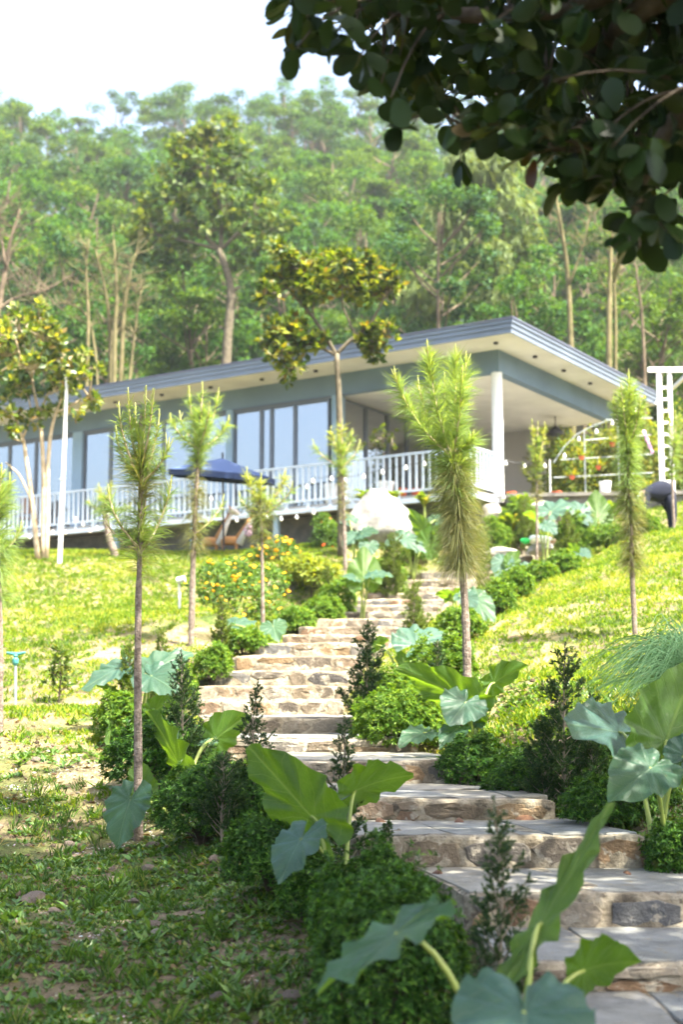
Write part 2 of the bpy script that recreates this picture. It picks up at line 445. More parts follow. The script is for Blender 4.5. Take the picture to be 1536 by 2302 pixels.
steps = empty('stone_steps', (SL[0] + SR[0]) / 2, 'curving flight of rustic stone steps climbing to the blue house', None, None, 'structure')
rs = np.random.default_rng(5)
STEP_QUADS = []
for k in range(len(SL)):
    L, Rr = SL[k], SR[k]
    if k + 1 < len(SL): L2, R2 = SL[k+1], SR[k+1]
    else: L2, R2 = L + np.array([.6, .8, 0]), Rr + np.array([.6, .8, 0])
    zt = L[2]; zb = (SL[k-1][2] if k else zt - .19) - .10
    ex = unit((Rr - L) * [1, 1, 0]); fwd = np.array([-ex[1], ex[0], 0])
    # back edge reaches under the next riser, and covers sideways jumps between the steps
    BL = L2 + fwd * .28; BR = R2 + fwd * .28
    wl = min(0, (BL - L) @ ex); BLx = L + fwd * ((BL - L) @ fwd) + ex * max(-.25, min(.35, (BL - L) @ ex))
    BRx = Rr + fwd * ((BR - Rr) @ fwd) + ex * max(-.35, min(.25, (BR - Rr) @ ex))
    STEP_QUADS.append(np.array([L[:2], Rr[:2], BRx[:2], BLx[:2]]))
    n_w = 46 if k < 9 else 26
    prof = [(-.02, zb - zt), (-.015, -.15 + .0), (-.008, -.115), (0, -.075), (0, -.045), (.003, -.024), (.011, -.008), (.024, -.001), (.05, 0)]
    if zb - zt > -.16: prof = [p for p in prof if p[1] >= zb - zt]
    V = []
    fr = np.linspace(0, 1, n_w)
    wob = noise1(np.stack([fr*9 + k*7.7, fr*0 + k], -1), 9) * .022
    for i, f in enumerate(fr):
        e = max(0, 1 - min(f, 1 - f) * (n_w * .45)) ** 2     # worn outer corners
        F0 = L*(1-f) + Rr*f; B0 = BLx*(1-f) + BRx*f
        for j, (o, dz) in enumerate(prof):
            p = F0 + fwd * (o + wob[i] + e*.05); p[2] = zt + dz - e * .02
            V.append(p)
        for q in (.2, .45, .7, 1.0):
            p = F0 + (B0 - F0) * q; p[2] = zt
            V.append(p)
    m_ = len(prof) + 4
    V = np.array(V)
    dn = noise1(V * 8 + k, 21) * .009 + noise1(V * 19 + k, 22) * .005
    V[:, 2] += dn * np.tile(np.r_[[0]*4, np.ones(m_-4)] if len(prof) == 9 else np.ones(m_), n_w)
    V[:, :2] -= fwd[:2] * (np.abs(noise1(V * 11 + 3*k, 23)) * .012 * np.tile(np.r_[np.ones(len(prof)), np.zeros(4)], n_w))[:, None]
    F = [(i*m_+j, (i+1)*m_+j, (i+1)*m_+j+1, i*m_+j+1) for i in range(n_w-1) for j in range(m_-1)]
    for side in (0, n_w-1):
        ring = [side*m_ + j for j in range(m_)]; o_ = len(V)
        low = V[ring].copy(); low[:, 2] = zb - .02
        V = np.vstack([V, low])
        for j in range(m_-1):
            q_ = (ring[j], ring[j+1], o_+j+1, o_+j); F.append(q_ if side == 0 else q_[::-1])
    st = part(steps, 'step', V, F, mortar, None, False)
    # stones set in the riser
    wid = np.linalg.norm(Rr - L); rh = zt - (SL[k-1][2] if k else zt - .19)
    x = rs.uniform(.0, .05)
    while x < wid - .06:
        w = rs.uniform(.12, .42) if k < 10 else rs.uniform(.16, .5)
        w = min(w, wid - x - .005)
        if w < .07: break
        tall = rs.random() < .84
        rows = [(rs.uniform(-.01, .015), rh - rs.uniform(.008, .03))] if tall else [(.0, rh*.48), (rh*.51, rh - rs.uniform(.01, .025))]
        for z0, z1 in rows:
            gap = rs.uniform(.003, .012); cx, cz = x + w/2, (z0+z1)/2; hw, hh = w/2 - gap, (z1-z0)/2
            nn = 10; ang = (np.arange(nn) + rs.uniform(-.4, .4, nn)) / nn * 2*np.pi + rs.uniform(0, .6)
            ca, sa = np.cos(ang), np.sin(ang); kk = (np.abs(ca)**7 + np.abs(sa)**7) ** (-1/7)
            xs = cx + hw*ca*kk*rs.uniform(.82, 1.06, nn); zs = cz + hh*sa*kk*rs.uniform(.78, 1.05, nn)
            pr = rs.uniform(.000, .009)
            vs = []
            for ring_s, off in ((1.0, -.035), (1.0, pr*.6), (.95, pr + .001), (.45, pr + rs.uniform(.000, .004))):
                for a_, z_ in zip(xs, zs):
                    xx = cx + (a_-cx)*ring_s; zz = cz + (z_-cz)*ring_s
                    f = np.clip(xx/wid, 0, 1); wv = np.interp(f, fr, wob)
                    p = L + ex*xx - fwd*(off + .012 - wv); p[2] = zt - rh + zz + rs.uniform(-.002, .002); vs.append(p)
            fs = [(r_*nn+q, r_*nn+(q+1) % nn, (r_+1)*nn+(q+1) % nn, (r_+1)*nn+q) for r_ in range(3) for q in range(nn)] + [tuple(3*nn+q for q in range(nn))]
            part(st, 'stone', vs, fs, st_riser)
        x += w
    # flags on the tread
    if k <= 8:
        dep = np.linalg.norm((BLx + BRx)/2 - (L + Rr)/2) - .26
        nrow = 2 if dep > 1.15 else 1
        vb = [0, .5 + rs.uniform(-.08, .08), 1] if nrow == 2 else [0, 1]
        for rr in range(nrow):
            cuts = [0]
            while cuts[-1] < 1: cuts.append(cuts[-1] + rs.uniform(.28, .55))
            cuts[-1] = 1
            if len(cuts) > 2 and cuts[-1] - cuts[-2] < .1: cuts.pop(-2)
            lean = rs.uniform(-.05, .05, len(cuts)); lean[0] = lean[-1] = 0
            for q in range(len(cuts)-1):
                def pt(u, v):
                    F0 = L*(1-u) + Rr*u; B0 = BLx*(1-u) + BRx*u
                    o = F0 + (B0 - F0) * (.03 + v * (dep + .02) / (dep + .26)); return o
                cor = [(cuts[q] + (lean[q] if rr == 0 else -lean[q])*.5, vb[rr]), (cuts[q+1] + (lean[q+1] if rr == 0 else -lean[q+1])*.5, vb[rr]), (cuts[q+1] + (-lean[q+1])*.5, vb[rr+1]), (cuts[q] - lean[q]*.5, vb[rr+1])]
                poly = []
                for c_ in range(4):
                    a_, b_ = cor[c_], cor[(c_+1) % 4]
                    for t_ in (0.06, .36, .68):
                        poly.append(pt(np.clip(a_[0]+(b_[0]-a_[0])*t_, .012, .988), a_[1]+(b_[1]-a_[1])*t_))
                poly = np.array(poly); cen = poly.mean(0)
                sz = np.linalg.norm(poly - cen, axis=1).mean()
                poly = cen + (poly - cen) * (1 - rs.uniform(.004, .012)/sz)
                poly[:, :2] += rs.uniform(-.006, .006, (len(poly), 2))
                hgt = rs.uniform(.006, .014); tx, ty = rs.uniform(-.008, .008, 2)
                nn = len(poly); vs = []
                for s_, h_ in ((1.0, -.03), (1.0, hgt*.5), (.985, hgt), (.6, hgt + .001)):
                    for p in poly:
                        w_ = cen + (p - cen)*s_; w_[2] = zt + h_ + ((w_[0]-cen[0])*tx + (w_[1]-cen[1])*ty) * (h_ > 0); vs.append(w_)
                fs = [(r_*nn+q2, r_*nn+(q2+1) % nn, (r_+1)*nn+(q2+1) % nn, (r_+1)*nn+q2) for r_ in range(3) for q2 in range(nn)] + [tuple(3*nn+q2 for q2 in range(nn))]
                part(st, 'flagstone', vs, fs, flag)

def in_steps(x, y, grow=.04):
    x = np.asarray(x); y = np.asarray(y); inside = np.zeros(x.shape, bool)
    for Q in STEP_QUADS:
        c0 = Q.mean(0); q = c0 + (Q - c0) * (1 + grow)
        ok = np.ones(x.shape, bool)
        for i in range(4):
            a_, b_ = q[i], q[(i+1) % 4]
            ok &= ((b_[0]-a_[0])*(y-a_[1]) - (b_[1]-a_[1])*(x-a_[0])) > 0
        inside |= ok
    return inside

# ================================================================== HOUSE
HC = np.array([3.55, 31.0]); Hb = np.array([math.sin(R(33)), math.cos(R(33))]); Ha = np.array([-math.cos(R(33)), math.sin(R(33))])
Z_DECK = EYE + 4.62; Z_BEAM = EYE + 7.45; Z_SOF = EYE + 7.98; Z_TOP = EYE + 8.28
def hp(s, t, z):
    q = HC + s*Ha + t*Hb; return np.array([q[0], q[1], z])
def hbox(s0, s1, t0, t1, z0, z1):
    V = [hp(s0,t0,z0), hp(s0,t1,z0), hp(s1,t1,z0), hp(s1,t0,z0), hp(s0,t0,z1), hp(s0,t1,z1), hp(s1,t1,z1), hp(s1,t0,z1)]
    return np.array(V), BOXF
def s_of(px, t=0., z=7.0):
    u = (px - 768)/FPX; z -= EYE
    # HC.x + Ha.x s + Hb.x t = u * ((HC.y + Ha.y s + Hb.y t) cp + z sp)
    return (u*((HC[1] + Hb[1]*t)*cp + z*sp) - HC[0] - Hb[0]*t) / (Ha[0] - u*Ha[1]*cp)

blue = plain('blue_render', (.14, .205, .285), .75, .2, 0, .13, .9)
blue_l = plain('pale_blue_paint', (.24, .35, .46), .55, .3, 0, .05)
cream = plain('cream_soffit', (.66, .65, .62), .8, .2, 0, .13, .9)
fascia_m = plain('fascia_metal', (.17, .205, .255), .4, .5, .3, .13, .9)
fascia_d = plain('dark_ridge_metal', (.10, .11, .15), .45, .5, .3, .06)
white_p = plain('white_paint', (.80, .80, .78), .5, .35, 0, .03)
rail_p = plain('rail_paint', (.50, .58, .68), .45, .4, .0, .05)
frame_m = plain('window_frame_grey', (.12, .14, .17), .4, .5, .2, .05)
slate = varied('slate_cladding', [(.03, .035, .04), (.06, .065, .075), (.10, .105, .11)], 4, .6, .4, 20, .4)
deck_m = varied('deck_board', [(.30, .29, .27), (.38, .36, .33)], 8, .7, .2, 40, .3)
wall_in = plain('interior_wall', (.55, .53, .50), .8, .2, 0, .04)
dark_in = plain('interior_dark', (.05, .05, .05), .8, .2, 0, .1)
curtain_m = plain('curtain_white', (.74, .78, .80), .85, .1, 0, .05)
black_m = plain('black_metal', (.012, .012, .014), .5, .4)
m, nt, b = nodes('window_glass')
for n_ in [b]: nt.nodes.remove(n_)
fr_ = nt.nodes.new('ShaderNodeFresnel'); fr_.inputs[0].default_value = 1.9
tr_ = nt.nodes.new('ShaderNodeBsdfTransparent'); tr_.inputs[0].default_value = (.75, .80, .84, 1)
gl_ = nt.nodes.new('ShaderNodeBsdfGlossy'); gl_.inputs['Roughness'].default_value = .03; gl_.inputs[0].default_value = (.9, .95, 1, 1)
ad = nt.nodes.new('ShaderNodeMath'); ad.operation = 'ADD'; ad.use_clamp = True; ad.inputs[1].default_value = .34
mx_ = nt.nodes.new('ShaderNodeMixShader')
nt.links.new(fr_.outputs[0], ad.inputs[0]); nt.links.new(ad.outputs[0], mx_.inputs[0]); nt.links.new(tr_.outputs[0], mx_.inputs[1]); nt.links.new(gl_.outputs[0], mx_.inputs[2])
nt.links.new(mx_.outputs[0], nt.nodes['Material Output'].inputs[0]); glass = m

house = empty('house', hp(4, 3, gz(*(hp(4,3,0)[:2]))), 'long low blue house with flat overhanging roof and raised railed deck', 'house')
SE = 24.0; TB = 6.7; SR_ = 4.33
# roof: slab, soffit, stepped fascia
roof = part(house, 'roof', *hbox(-1.0, SE+1, -1.3, TB+1.0, Z_SOF+.012, Z_TOP-.02), fascia_d)
part(roof, 'soffit', *hbox(-.985, SE+.98, -1.285, TB+.98, Z_SOF-.012, Z_SOF+.010), cream)
fz = [(Z_SOF-.03, Z_SOF+.085, .03), (Z_SOF+.088, Z_SOF+.19, .055), (Z_SOF+.193, Z_TOP-.03, .085)]
for z0, z1, o in fz:
    mb = MB(); mb.add(*hbox(-1.0-o, SE+1, -1.3-o, -1.3+.002, z0, z1)); mb.add(*hbox(-1.0-o, -1.0-.002, -1.3+.004, TB+1.0, z0, z1)); mb.build(roof, 'fascia', fascia_m)
mb = MB(); mb.add(*hbox(-1.11, SE+1, -1.41, TB+1.05, Z_TOP-.028, Z_TOP+.012)); mb.build(roof, 'roof_edge', fascia_d)
# downlights in the eaves
for i in range(16):
    s0 = -.35 + i*1.62
    V, F = lathe([(.055, -.05), (.055, 0), (.03, 0)], 12, hp(s0, -.72, Z_SOF-.012)); part(roof, 'downlight', V, F, black_m)
for i in range(1, 5):
    V, F = lathe([(.055, -.05), (.055, 0), (.03, 0)], 12, hp(-.55, -.72+i*1.62, Z_SOF-.012)); part(roof, 'downlight', V, F, black_m)
# beam round the porch and band over the windows
part(house, 'beam', *hbox(-.12, SE, -.12, .12, Z_BEAM, Z_SOF-.014), blue)
part(house, 'beam', *hbox(-.12, .12, .125, TB, Z_BEAM, Z_SOF-.014), blue)
part(house, 'porch_ceiling', *hbox(.12, SR_, .12, TB, Z_BEAM+.004, Z_BEAM+.05), cream)
part(house, 'column', *tube([hp(0, 0, Z_DECK-.02), hp(0, 0, Z_BEAM+.01)], .125, 20), white_p)
part(house, 'porch_floor', *hbox(-.15, SE, -.1, TB, Z_DECK-.18, Z_DECK-.005), deck_m)
part(house, 'back_wall', *hbox(1.85, SE, TB-.15, TB, Z_DECK-.004, Z_BEAM+.003), wall_in)
part(house, 'end_wall', *hbox(SE-.2, SE, 0.13, TB-.16, Z_DECK-.004, Z_BEAM+.003), wall_in)
part(house, 'room_ceiling', *hbox(SR_+.1, SE-.21, .13, TB-.16, Z_BEAM+.02, Z_BEAM+.05), cream)
part(house, 'pillar', *hbox(SR_-.12, SR_+.12, -.11, .12, Z_DECK, Z_BEAM-.002), blue_l)
# windows along the facade
def window(s0, s1, t, z0, z1, curtain=None, along='s'):
    if s0 > s1: s0, s1 = s1, s0
    def bx(a0, a1, d0, d1, zz0, zz1):
        return hbox(a0, a1, t+d0, t+d1, zz0, zz1) if along == 's' else hbox(t+d0, t+d1, a0, a1, zz0, zz1)
    w = MB(); fw = .05
    w.add(*bx(s0, s1, -.04, .04, z1-fw, z1)); w.add(*bx(s0, s1, -.04, .04, z0, z0+fw))
    w.add(*bx(s0, s0+fw, -.04, .04, z0+fw, z1-fw)); w.add(*bx(s1-fw, s1, -.04, .04, z0+fw, z1-fw))
    wo = w.build(house, 'window', frame_m)
    part(wo, 'pane', *bx(s0+fw, s1-fw, -.006, .006, z0+fw, z1-fw), glass)
    if curtain is not None:
        c0, c1 = s0 + (s1-s0)*curtain[0], s0 + (s1-s0)*curtain[1]
        n_ = max(8, int((c1-c0)/.05)); V = []; 
        for i in range(n_+1):
            sv = c0 + (c1-c0)*i/n_; dt = .22 + .035*math.sin(i*1.9)
            for zz in (z0+.03, z1-.03):
                V.append(hp(sv, t+dt, zz) if along == 's' else hp(t+dt, sv, zz))
        F = [(2*i, 2*i+2, 2*i+3, 2*i+1) for i in range(n_)]
        part(house, 'curtain', V, F, curtain_m, None, True)
Z0, Z1 = Z_DECK + .02, Z_BEAM - .06
g1 = [s_of(p) for p in (742, 664, 611, 588, 527)]
window(g1[0], g1[1], 0, Z0, Z1, (0, 1)); window(g1[1], g1[2], 0, Z0, Z1, (0, 1)); window(g1[2], g1[3], 0, Z0, Z1); window(g1[3], g1[4], 0, Z0, Z1, (0, 1))
g2 = [s_of(p) for p in (512, 440, 366, 247, 187)]
window(g2[0], g2[1], 0, Z0, Z1, (.0, .9)); window(g2[1], g2[2], 0, Z0, Z1, (0, 1)); window(g2[2], g2[3], 0, Z0, Z1, (.0, .85)); window(g2[3], g2[4], 0, Z0, Z1, (.86, 1))
g3 = [s_of(p) for p in (165, 78, 18, -110)]
for i in range(3): window(g3[i], g3[i+1], 0, Z0, Z1, (0, .12) if i == 1 else None)
part(house, 'pillar', *hbox(g1[4], g2[0], -.11, .12, Z_DECK, Z_BEAM-.002), blue_l)
part(house, 'pillar', *hbox(g2[4], g3[0], -.11, .12, Z_DECK, Z_BEAM-.002), blue_l)
part(house, 'pillar', *hbox(g3[3], g3[3]+1.5, -.11, .12, Z_DECK, Z_BEAM-.002), blue_l)
part(house, 'lintel', *hbox(SR_+.125, SE, -.08, .11, Z1+.002, Z_BEAM-.003), frame_m)
# glazed doors between the room and the porch
for i, (t0, t1) in enumerate([(.2, 1.25), (1.27, 2.3), (2.32, 3.3), (3.32, 4.4), (4.42, 5.4)]):
    window(t0, t1, SR_, Z0, Z1+.02, (0, .5) if i in (1, 3) else None, 't')
part(house, 'wall', *hbox(SR_-.08, SR_+.08, 5.42, TB-.16, Z_DECK, Z_BEAM), wall_in)
# deck in front, its edge beams, posts and the slate wall below
deck = part(house, 'deck', *hbox(0, SE, -1.2, -.12, Z_DECK-.10, Z_DECK-.02), deck_m)
mb = MB(); mb.add(*hbox(-.03, SE, -1.27, -1.205, Z_DECK-.20, Z_DECK-.09)); mb.add(*hbox(-.05, -.005, -1.2, -.13, Z_DECK-.20, Z_DECK-.09)); mb.build(deck, 'edge_beam', rail_p)
part(house, 'plinth_wall', *hbox(-.1, SE, -.45, -.3, Z_DECK-1.9, Z_DECK-.185), slate)
for i in range(8):
    s0 = .2 + i*2.55 if i else .12
    if i == 0: continue
    part(deck, 'post', *hbox(s0, s0+.12, -1.18, -1.06, Z_DECK-1.9, Z_DECK-.205), blue_l)
# railing
rail = part(house, 'railing', *MB().add(*hbox(-.03, 17, -1.255, -1.205, Z_DECK+.90, Z_DECK+.95)).add(*hbox(-.03, .02, -1.2, -.14, Z_DECK+.90, Z_DECK+.95))
            .add(*hbox(-.03, 17, -1.255, -1.205, Z_DECK+.06, Z_DECK+.105)).add(*hbox(-.03, .02, -1.2, -.14, Z_DECK+.06, Z_DECK+.105)).get(), rail_p)
org = origin(rail)
Vb, Fb = hbox(0, .045, -1.248, -1.212, Z_DECK+.107, Z_DECK+.898); bal_me = make_mesh('baluster', Vb - org, Fb, rail_p)
Vk, Fk = hbox(0, .07, -1.25, -1.21, Z_DECK-.088, Z_DECK+.058); blk_me = make_mesh('block', Vk - org, Fk, rail_p)
i = 0; s0 = .03
while s0 < 16.9:
    o = link('baluster', bal_me, rail); o.location = (Ha[0]*s0, Ha[1]*s0, 0); s0 += .172
s0 = .0
while s0 < 16.9:
    o = link('block', blk_me, rail); o.location = (Ha[0]*s0, Ha[1]*s0, 0); s0 += .62
for i in range(1, 7):
    o = link('baluster', bal_me, rail); o.location = (Hb[0]*i*.165 - Ha[0]*.02, Hb[1]*i*.165 - Ha[1]*.02, 0)
# ceiling fan lamp hanging in the porch
fan = empty('hanging_lamp', hp(.9, 5.2, Z_BEAM), 'small black lamp hanging under the porch ceiling', 'lamp')
c0 = hp(.9, 5.2, Z_BEAM)
part(fan, 'rod', *tube([c0, c0 - [0, 0, .3]], .015, 6), black_m)
part(fan, 'shade', *lathe([(.03, .02), (.09, -.02), (.19, -.12), (.2, -.2), (.12, -.24)], 16, c0 - [0, 0, .28]), black_m)

# ================================================================== PLANTS
bark_pine = varied('pine_bark', [(.085, .068, .055), (.19, .15, .12), (.31, .26, .215)], 22, .9, 1.0, 60, .15, speck=(35, (.42, .36, .31), .62))
bark_tan = varied('tan_bark', [(.30, .23, .14), (.44, .35, .23), (.55, .46, .33)], 9, .85, .5, 40, .2)
bark_olive = varied('olive_bark', [(.06, .052, .035), (.105, .09, .06), (.15, .13, .09)], 9, .9, .6, 40, .15)
bark_grey = varied('grey_bark', [(.14, .115, .085), (.24, .20, .15), (.34, .29, .22)], 9, .85, .6, 40, .2)
bark_dark = varied('dark_bark', [(.03, .025, .02), (.07, .055, .04), (.11, .09, .07)], 9, .85, .6, 40, .2)
stem_green = varied('petiole', [(.14, .20, .035), (.22, .28, .06), (.28, .32, .09)], 6, .45, .0, 40, .4)

# ------------------------------------------------------------------ taro (elephant ear)
def taro_material():
    m, nt, b = nodes('taro_leaf')
    uv = nt.nodes.new('ShaderNodeUVMap'); sep = nt.nodes.new('ShaderNodeSeparateXYZ'); nt.links.new(uv.outputs[0], sep.inputs[0])
    def math_(op, a, b_=None, clamp=False):
        n_ = nt.nodes.new('ShaderNodeMath'); n_.operation = op; n_.use_clamp = clamp
        for i, v in enumerate((a, b_)):
            if v is None: continue
            if isinstance(v, (int, float)): n_.inputs[i].default_value = v
            else: nt.links.new(v, n_.inputs[i])
        return n_.outputs[0]
    x, y = sep.outputs[0], sep.outputs[1]
    ax = math_('ABSOLUTE', x)
    nz = noise(nt, 3.0, 2, .5, uv.outputs[0]); jit = math_('MULTIPLY', math_('SUBTRACT', nz.outputs[0], .5), .22)
    s = math_('MULTIPLY', math_('ADD', math_('SUBTRACT', y, math_('MULTIPLY', math_('POWER', ax, .85), .75)), jit), 5.2)
    fr = math_('ABSOLUTE', math_('SUBTRACT', math_('FRACT', s), .5))         # 0 on a side vein
    side = math_('SUBTRACT', 1.0, math_('MULTIPLY', fr, 26), True)
    mid = math_('SUBTRACT', 1.0, math_('MULTIPLY', ax, 38), True)
    vein = math_('MAXIMUM', mid, math_('MULTIPLY', side, .8))
    g = nt.nodes.new('ShaderNodeNewGeometry'); oi = nt.nodes.new('ShaderNodeObjectInfo')
    top = ramp(nt, [(.026, .080, .048), (.040, .100, .085), (.032, .092, .042)]); nt.links.new(oi.outputs['Random'], top.inputs[0])
    n1 = noise(nt, 7, 4, .6, coords(nt)); r1 = ramp(nt, [(.78, .82, .75), (1.12, 1.1, 1.1)], [.35, .65]); nt.links.new(n1.outputs[0], r1.inputs[0])
    topc = mixc(nt, 1.0, top.outputs[0], r1.outputs[0], 'MULTIPLY')
    under = mixc(nt, 1.0, (.045, .105, .010), r1.outputs[0], 'MULTIPLY')
    topc = mixc(nt, math_('MULTIPLY', vein, .30), topc, (.15, .24, .14))
    under = mixc(nt, math_('MULTIPLY', vein, .45), under, (.16, .23, .05))
    c = mixc(nt, g.outputs['Backfacing'], topc, under)
    ns = noise(nt, 16, 4, .7, coords(nt)); rsn = ramp(nt, [(0, 0, 0), (1, 1, 1)], [.70, .76]); nt.links.new(ns.outputs[0], rsn.inputs[0]); c = mixc(nt, rsn.outputs[0], c, (.13, .09, .03))
    nt.links.new(c, b.inputs['Base Color'])
    b.inputs['Roughness'].default_value = .42; b.inputs['Specular IOR Level'].default_value = .38
    b.inputs['Sheen Weight'].default_value = .06; b.inputs['Sheen Roughness'].default_value = .5; b.inputs['Sheen Tint'].default_value = (.8, .95, 1, 1)
    vn = nt.nodes.new('ShaderNodeTexVoronoi'); vn.feature = 'DISTANCE_TO_EDGE'; vn.inputs['Scale'].default_value = 22; nt.links.new(uv.outputs[0], vn.inputs['Vector'])
    net = math_('SUBTRACT', 1.0, math_('MULTIPLY', vn.outputs['Distance'], 14), True)
    hgt = math_('ADD', vein, math_('MULTIPLY', net, .35))
    bp = nt.nodes.new('ShaderNodeBump'); bp.inputs['Strength'].default_value = .45; bp.inputs['Distance'].default_value = .01
    nt.links.new(hgt, bp.inputs['Height']); nt.links.new(bp.outputs[0], b.inputs['Normal'])
    tr = nt.nodes.new('ShaderNodeBsdfTranslucent')
    tc = mixc(nt, math_('ADD', math_('MULTIPLY', vein, .45), math_('MULTIPLY', net, .12)), mixc(nt, 1.0, (.19, .34, .008), r1.outputs[0], 'MULTIPLY'), (.40, .53, .05)); nt.links.new(tc, tr.inputs[0])
    mx = nt.nodes.new('ShaderNodeMixShader'); mx.inputs[0].default_value = .42
    nt.links.new(b.outputs[0], mx.inputs[1]); nt.links.new(tr.outputs[0], mx.inputs[2]); nt.links.new(mx.outputs[0], nt.nodes['Material Output'].inputs[0])
    return m
taro_m = taro_material()

_ang = np.radians([0, 6, 15, 30, 50, 75, 100, 125, 148, 166, 175, 180]); _rad = np.array([1.0, .90, .80, .70, .62, .575, .55, .53, .50, .43, .25, .05])
def taro_leaf(parent, base, tip, hint, wid=1.0, bend=.18, fold=.12, rip=.048, seed=0, lobe=1.0):
    r = np.random.default_rng(seed); base = np.asarray(base); tip = np.asarray(tip)
    yv = tip - base; Ln = np.linalg.norm(yv); yv = yv/Ln; h = np.asarray(hint, float)
    xv = unit(np.cross(yv, h)); zv = np.cross(xv, yv)
    nA, nR = 56, 9; th = np.linspace(-np.pi, np.pi, nA); rad = np.interp(np.abs(th), _ang, _rad)
    kf = r.integers(9, 13); ph = r.uniform(0, 6.3, 4)
    rad = rad * (1 + .022*np.sin(kf*th + ph[0]) + .012*np.sin(21*th + ph[1])); 
    V = [(0, 0, 0)]; UV = [(0, 0)]
    for q in range(1, nR+1):
        f = (q/nR) ** .85
        for a, rr in zip(th, rad):
            x = rr*f*math.sin(a)*wid; y = rr*f*math.cos(a); y *= lobe if y < 0 else 1
            z = fold*abs(x) - bend*(max(0, y)**2) - bend*.9*(min(0, y+.1)**2) - .10*abs(x)**2
            z += rip * f**2.2 * (math.sin(kf*a + ph[2]) + .6*math.sin(17*a + ph[3]))
            z += .009*math.cos(2*math.pi*5.2*(y - .75*abs(x)**.85))*min(1, f*1.5)
            V.append((x, y, z)); UV.append((x/wid, y))
    V = np.array(V); W = base + Ln*(V[:, :1]*xv + V[:, 1:2]*yv + V[:, 2:3]*zv)
    F = [(0, 1+i, 2+i) for i in range(nA-1)]
    F = [(f[0], f[2], f[1]) for f in F]
    for q in range(nR-1):
        o = 1 + q*nA
        F += [(o+i, o+i+1, o+nA+i+1, o+nA+i) for i in range(nA-1)]
    lf = part(parent, 'leaf', W, F, taro_m, UV, True)
    return lf

UPc = (0, -.45, .9); CAM = (-.1, -.85, .5); AWAY = (0, .92, .35)
def taro(label, base, leaves, seed=0):
    b0 = on_ground(*base); b0[2] -= .02
    t = empty('taro_plant', b0, label, 'taro', 'elephant ear plants along the steps')
    for i, lf in enumerate(leaves):
        a, tp, hint = lf[0], lf[1], lf[2]; kw = lf[3] if len(lf) > 3 else {}
        A = at(*a); T = at(*tp)
        lf_o = taro_leaf(t, A, T, hint, seed=seed*31+i, **kw)
        foot = b0 + np.array([(i % 3 - 1)*.03, (i // 3)*.03, 0])
        hgt = max(.05, A[2]-foot[2]); mid = foot*.55 + A*.45; mid[2] = foot[2] + hgt*1.02
        th = .011 if base[2] < 9 else .012
        P = bez(foot, mid, A, 10); part(lf_o, 'stem', *tube(P, np.linspace(th*1.5, th*.75, 10), 8), stem_green, None, True)
    return t

taro('elephant ear with a drooping blue-green leaf at the foot of the steps', (1165, 2420, 4.9),
     [((888, 2100, 4.85), (700, 2232, 4.65), (-.57, -.30, .82), dict(wid=.72, fold=.06, bend=.03, lobe=1.5, rip=.05)),
      ((1218, 2075, 5.1), (1388, 1790, 5.3), (.80, .52, .30), dict(wid=.25, fold=.10, bend=.03, rip=.035, lobe=1.15)),
      ((1178, 2278, 4.4), (1190, 2480, 4.05), (0, -.80, .60), dict(wid=1.0, fold=.1, lobe=1.2)),
      ((1314, 2182, 5.3), (1424, 2142, 5.42), (.1, .85, .5), dict(wid=1.05, bend=.2))], 1)
taro('elephant ear with one big upright yellow-green leaf beside the conifer seedling', (760, 2000, 7.5),
     [((700, 1835, 7.55), (550, 1664, 7.75), (.25, .9, .38), dict(wid=.66, bend=.05, fold=.06, rip=.055)),
      ((676, 1888, 6.85), (622, 1978, 6.65), (-.45, -.75, .5), dict(wid=.85, bend=.15, lobe=1.25)),
      ((800, 1778, 7.75), (917, 1722, 7.95), (.0, .75, .65), dict(wid=.85, bend=.25))], 2)
taro('elephant ear with leaves bent down behind the slim grey pine trunk', (400, 1850, 10.3),
     [((292, 1800, 9.75), (252, 1908, 9.6), (-.45, -.8, .35), dict(wid=.95)),
      ((318, 1790, 10.1), (312, 1700, 10.2), (.2, .85, .4), dict(wid=.8))], 3)
taro('elephant ear with a narrow glowing yellow leaf above the cushion shrub', (405, 1790, 10.6),
     [((402, 1722, 10.6), (338, 1585, 10.75), (.72, .62, .3), dict(wid=.62, bend=.05)),
      ((486, 1660, 11.5), (556, 1600, 11.7), (-.1, .8, .55), dict(wid=.95)),
      ((470, 1668, 11.3), (432, 1672, 11.2), (-.2, -.5, .85), dict(wid=.8))], 4)
taro('elephant ear with two pale spreading leaves on the sunny side of the grey pine trunk', (320, 1660, 13.2),
     [((346, 1505, 13.2), (436, 1450, 13.4), (-.2, -.72, .66), dict(wid=.8)),
      ((268, 1502, 13.2), (178, 1543, 13.0), (.0, -.6, .8), dict(wid=.6)),
      ((340, 1520, 13.0), (402, 1552, 12.8), (.1, -.75, .62), dict(wid=1.0)),
      ((293, 1600, 13.1), (232, 1526, 13.3), (.7, .6, .35), dict(wid=.45)),
      ((345, 1600, 12.9), (402, 1560, 13.0), (0, .8, .5), dict(wid=.8)),
      ((262, 1605, 12.7), (224, 1680, 12.5), (-.6, .5, .5), dict(wid=.55)),
      ((292, 1510, 13.4), (282, 1450, 13.6), (.3, .9, .3), dict(wid=.6))], 5)
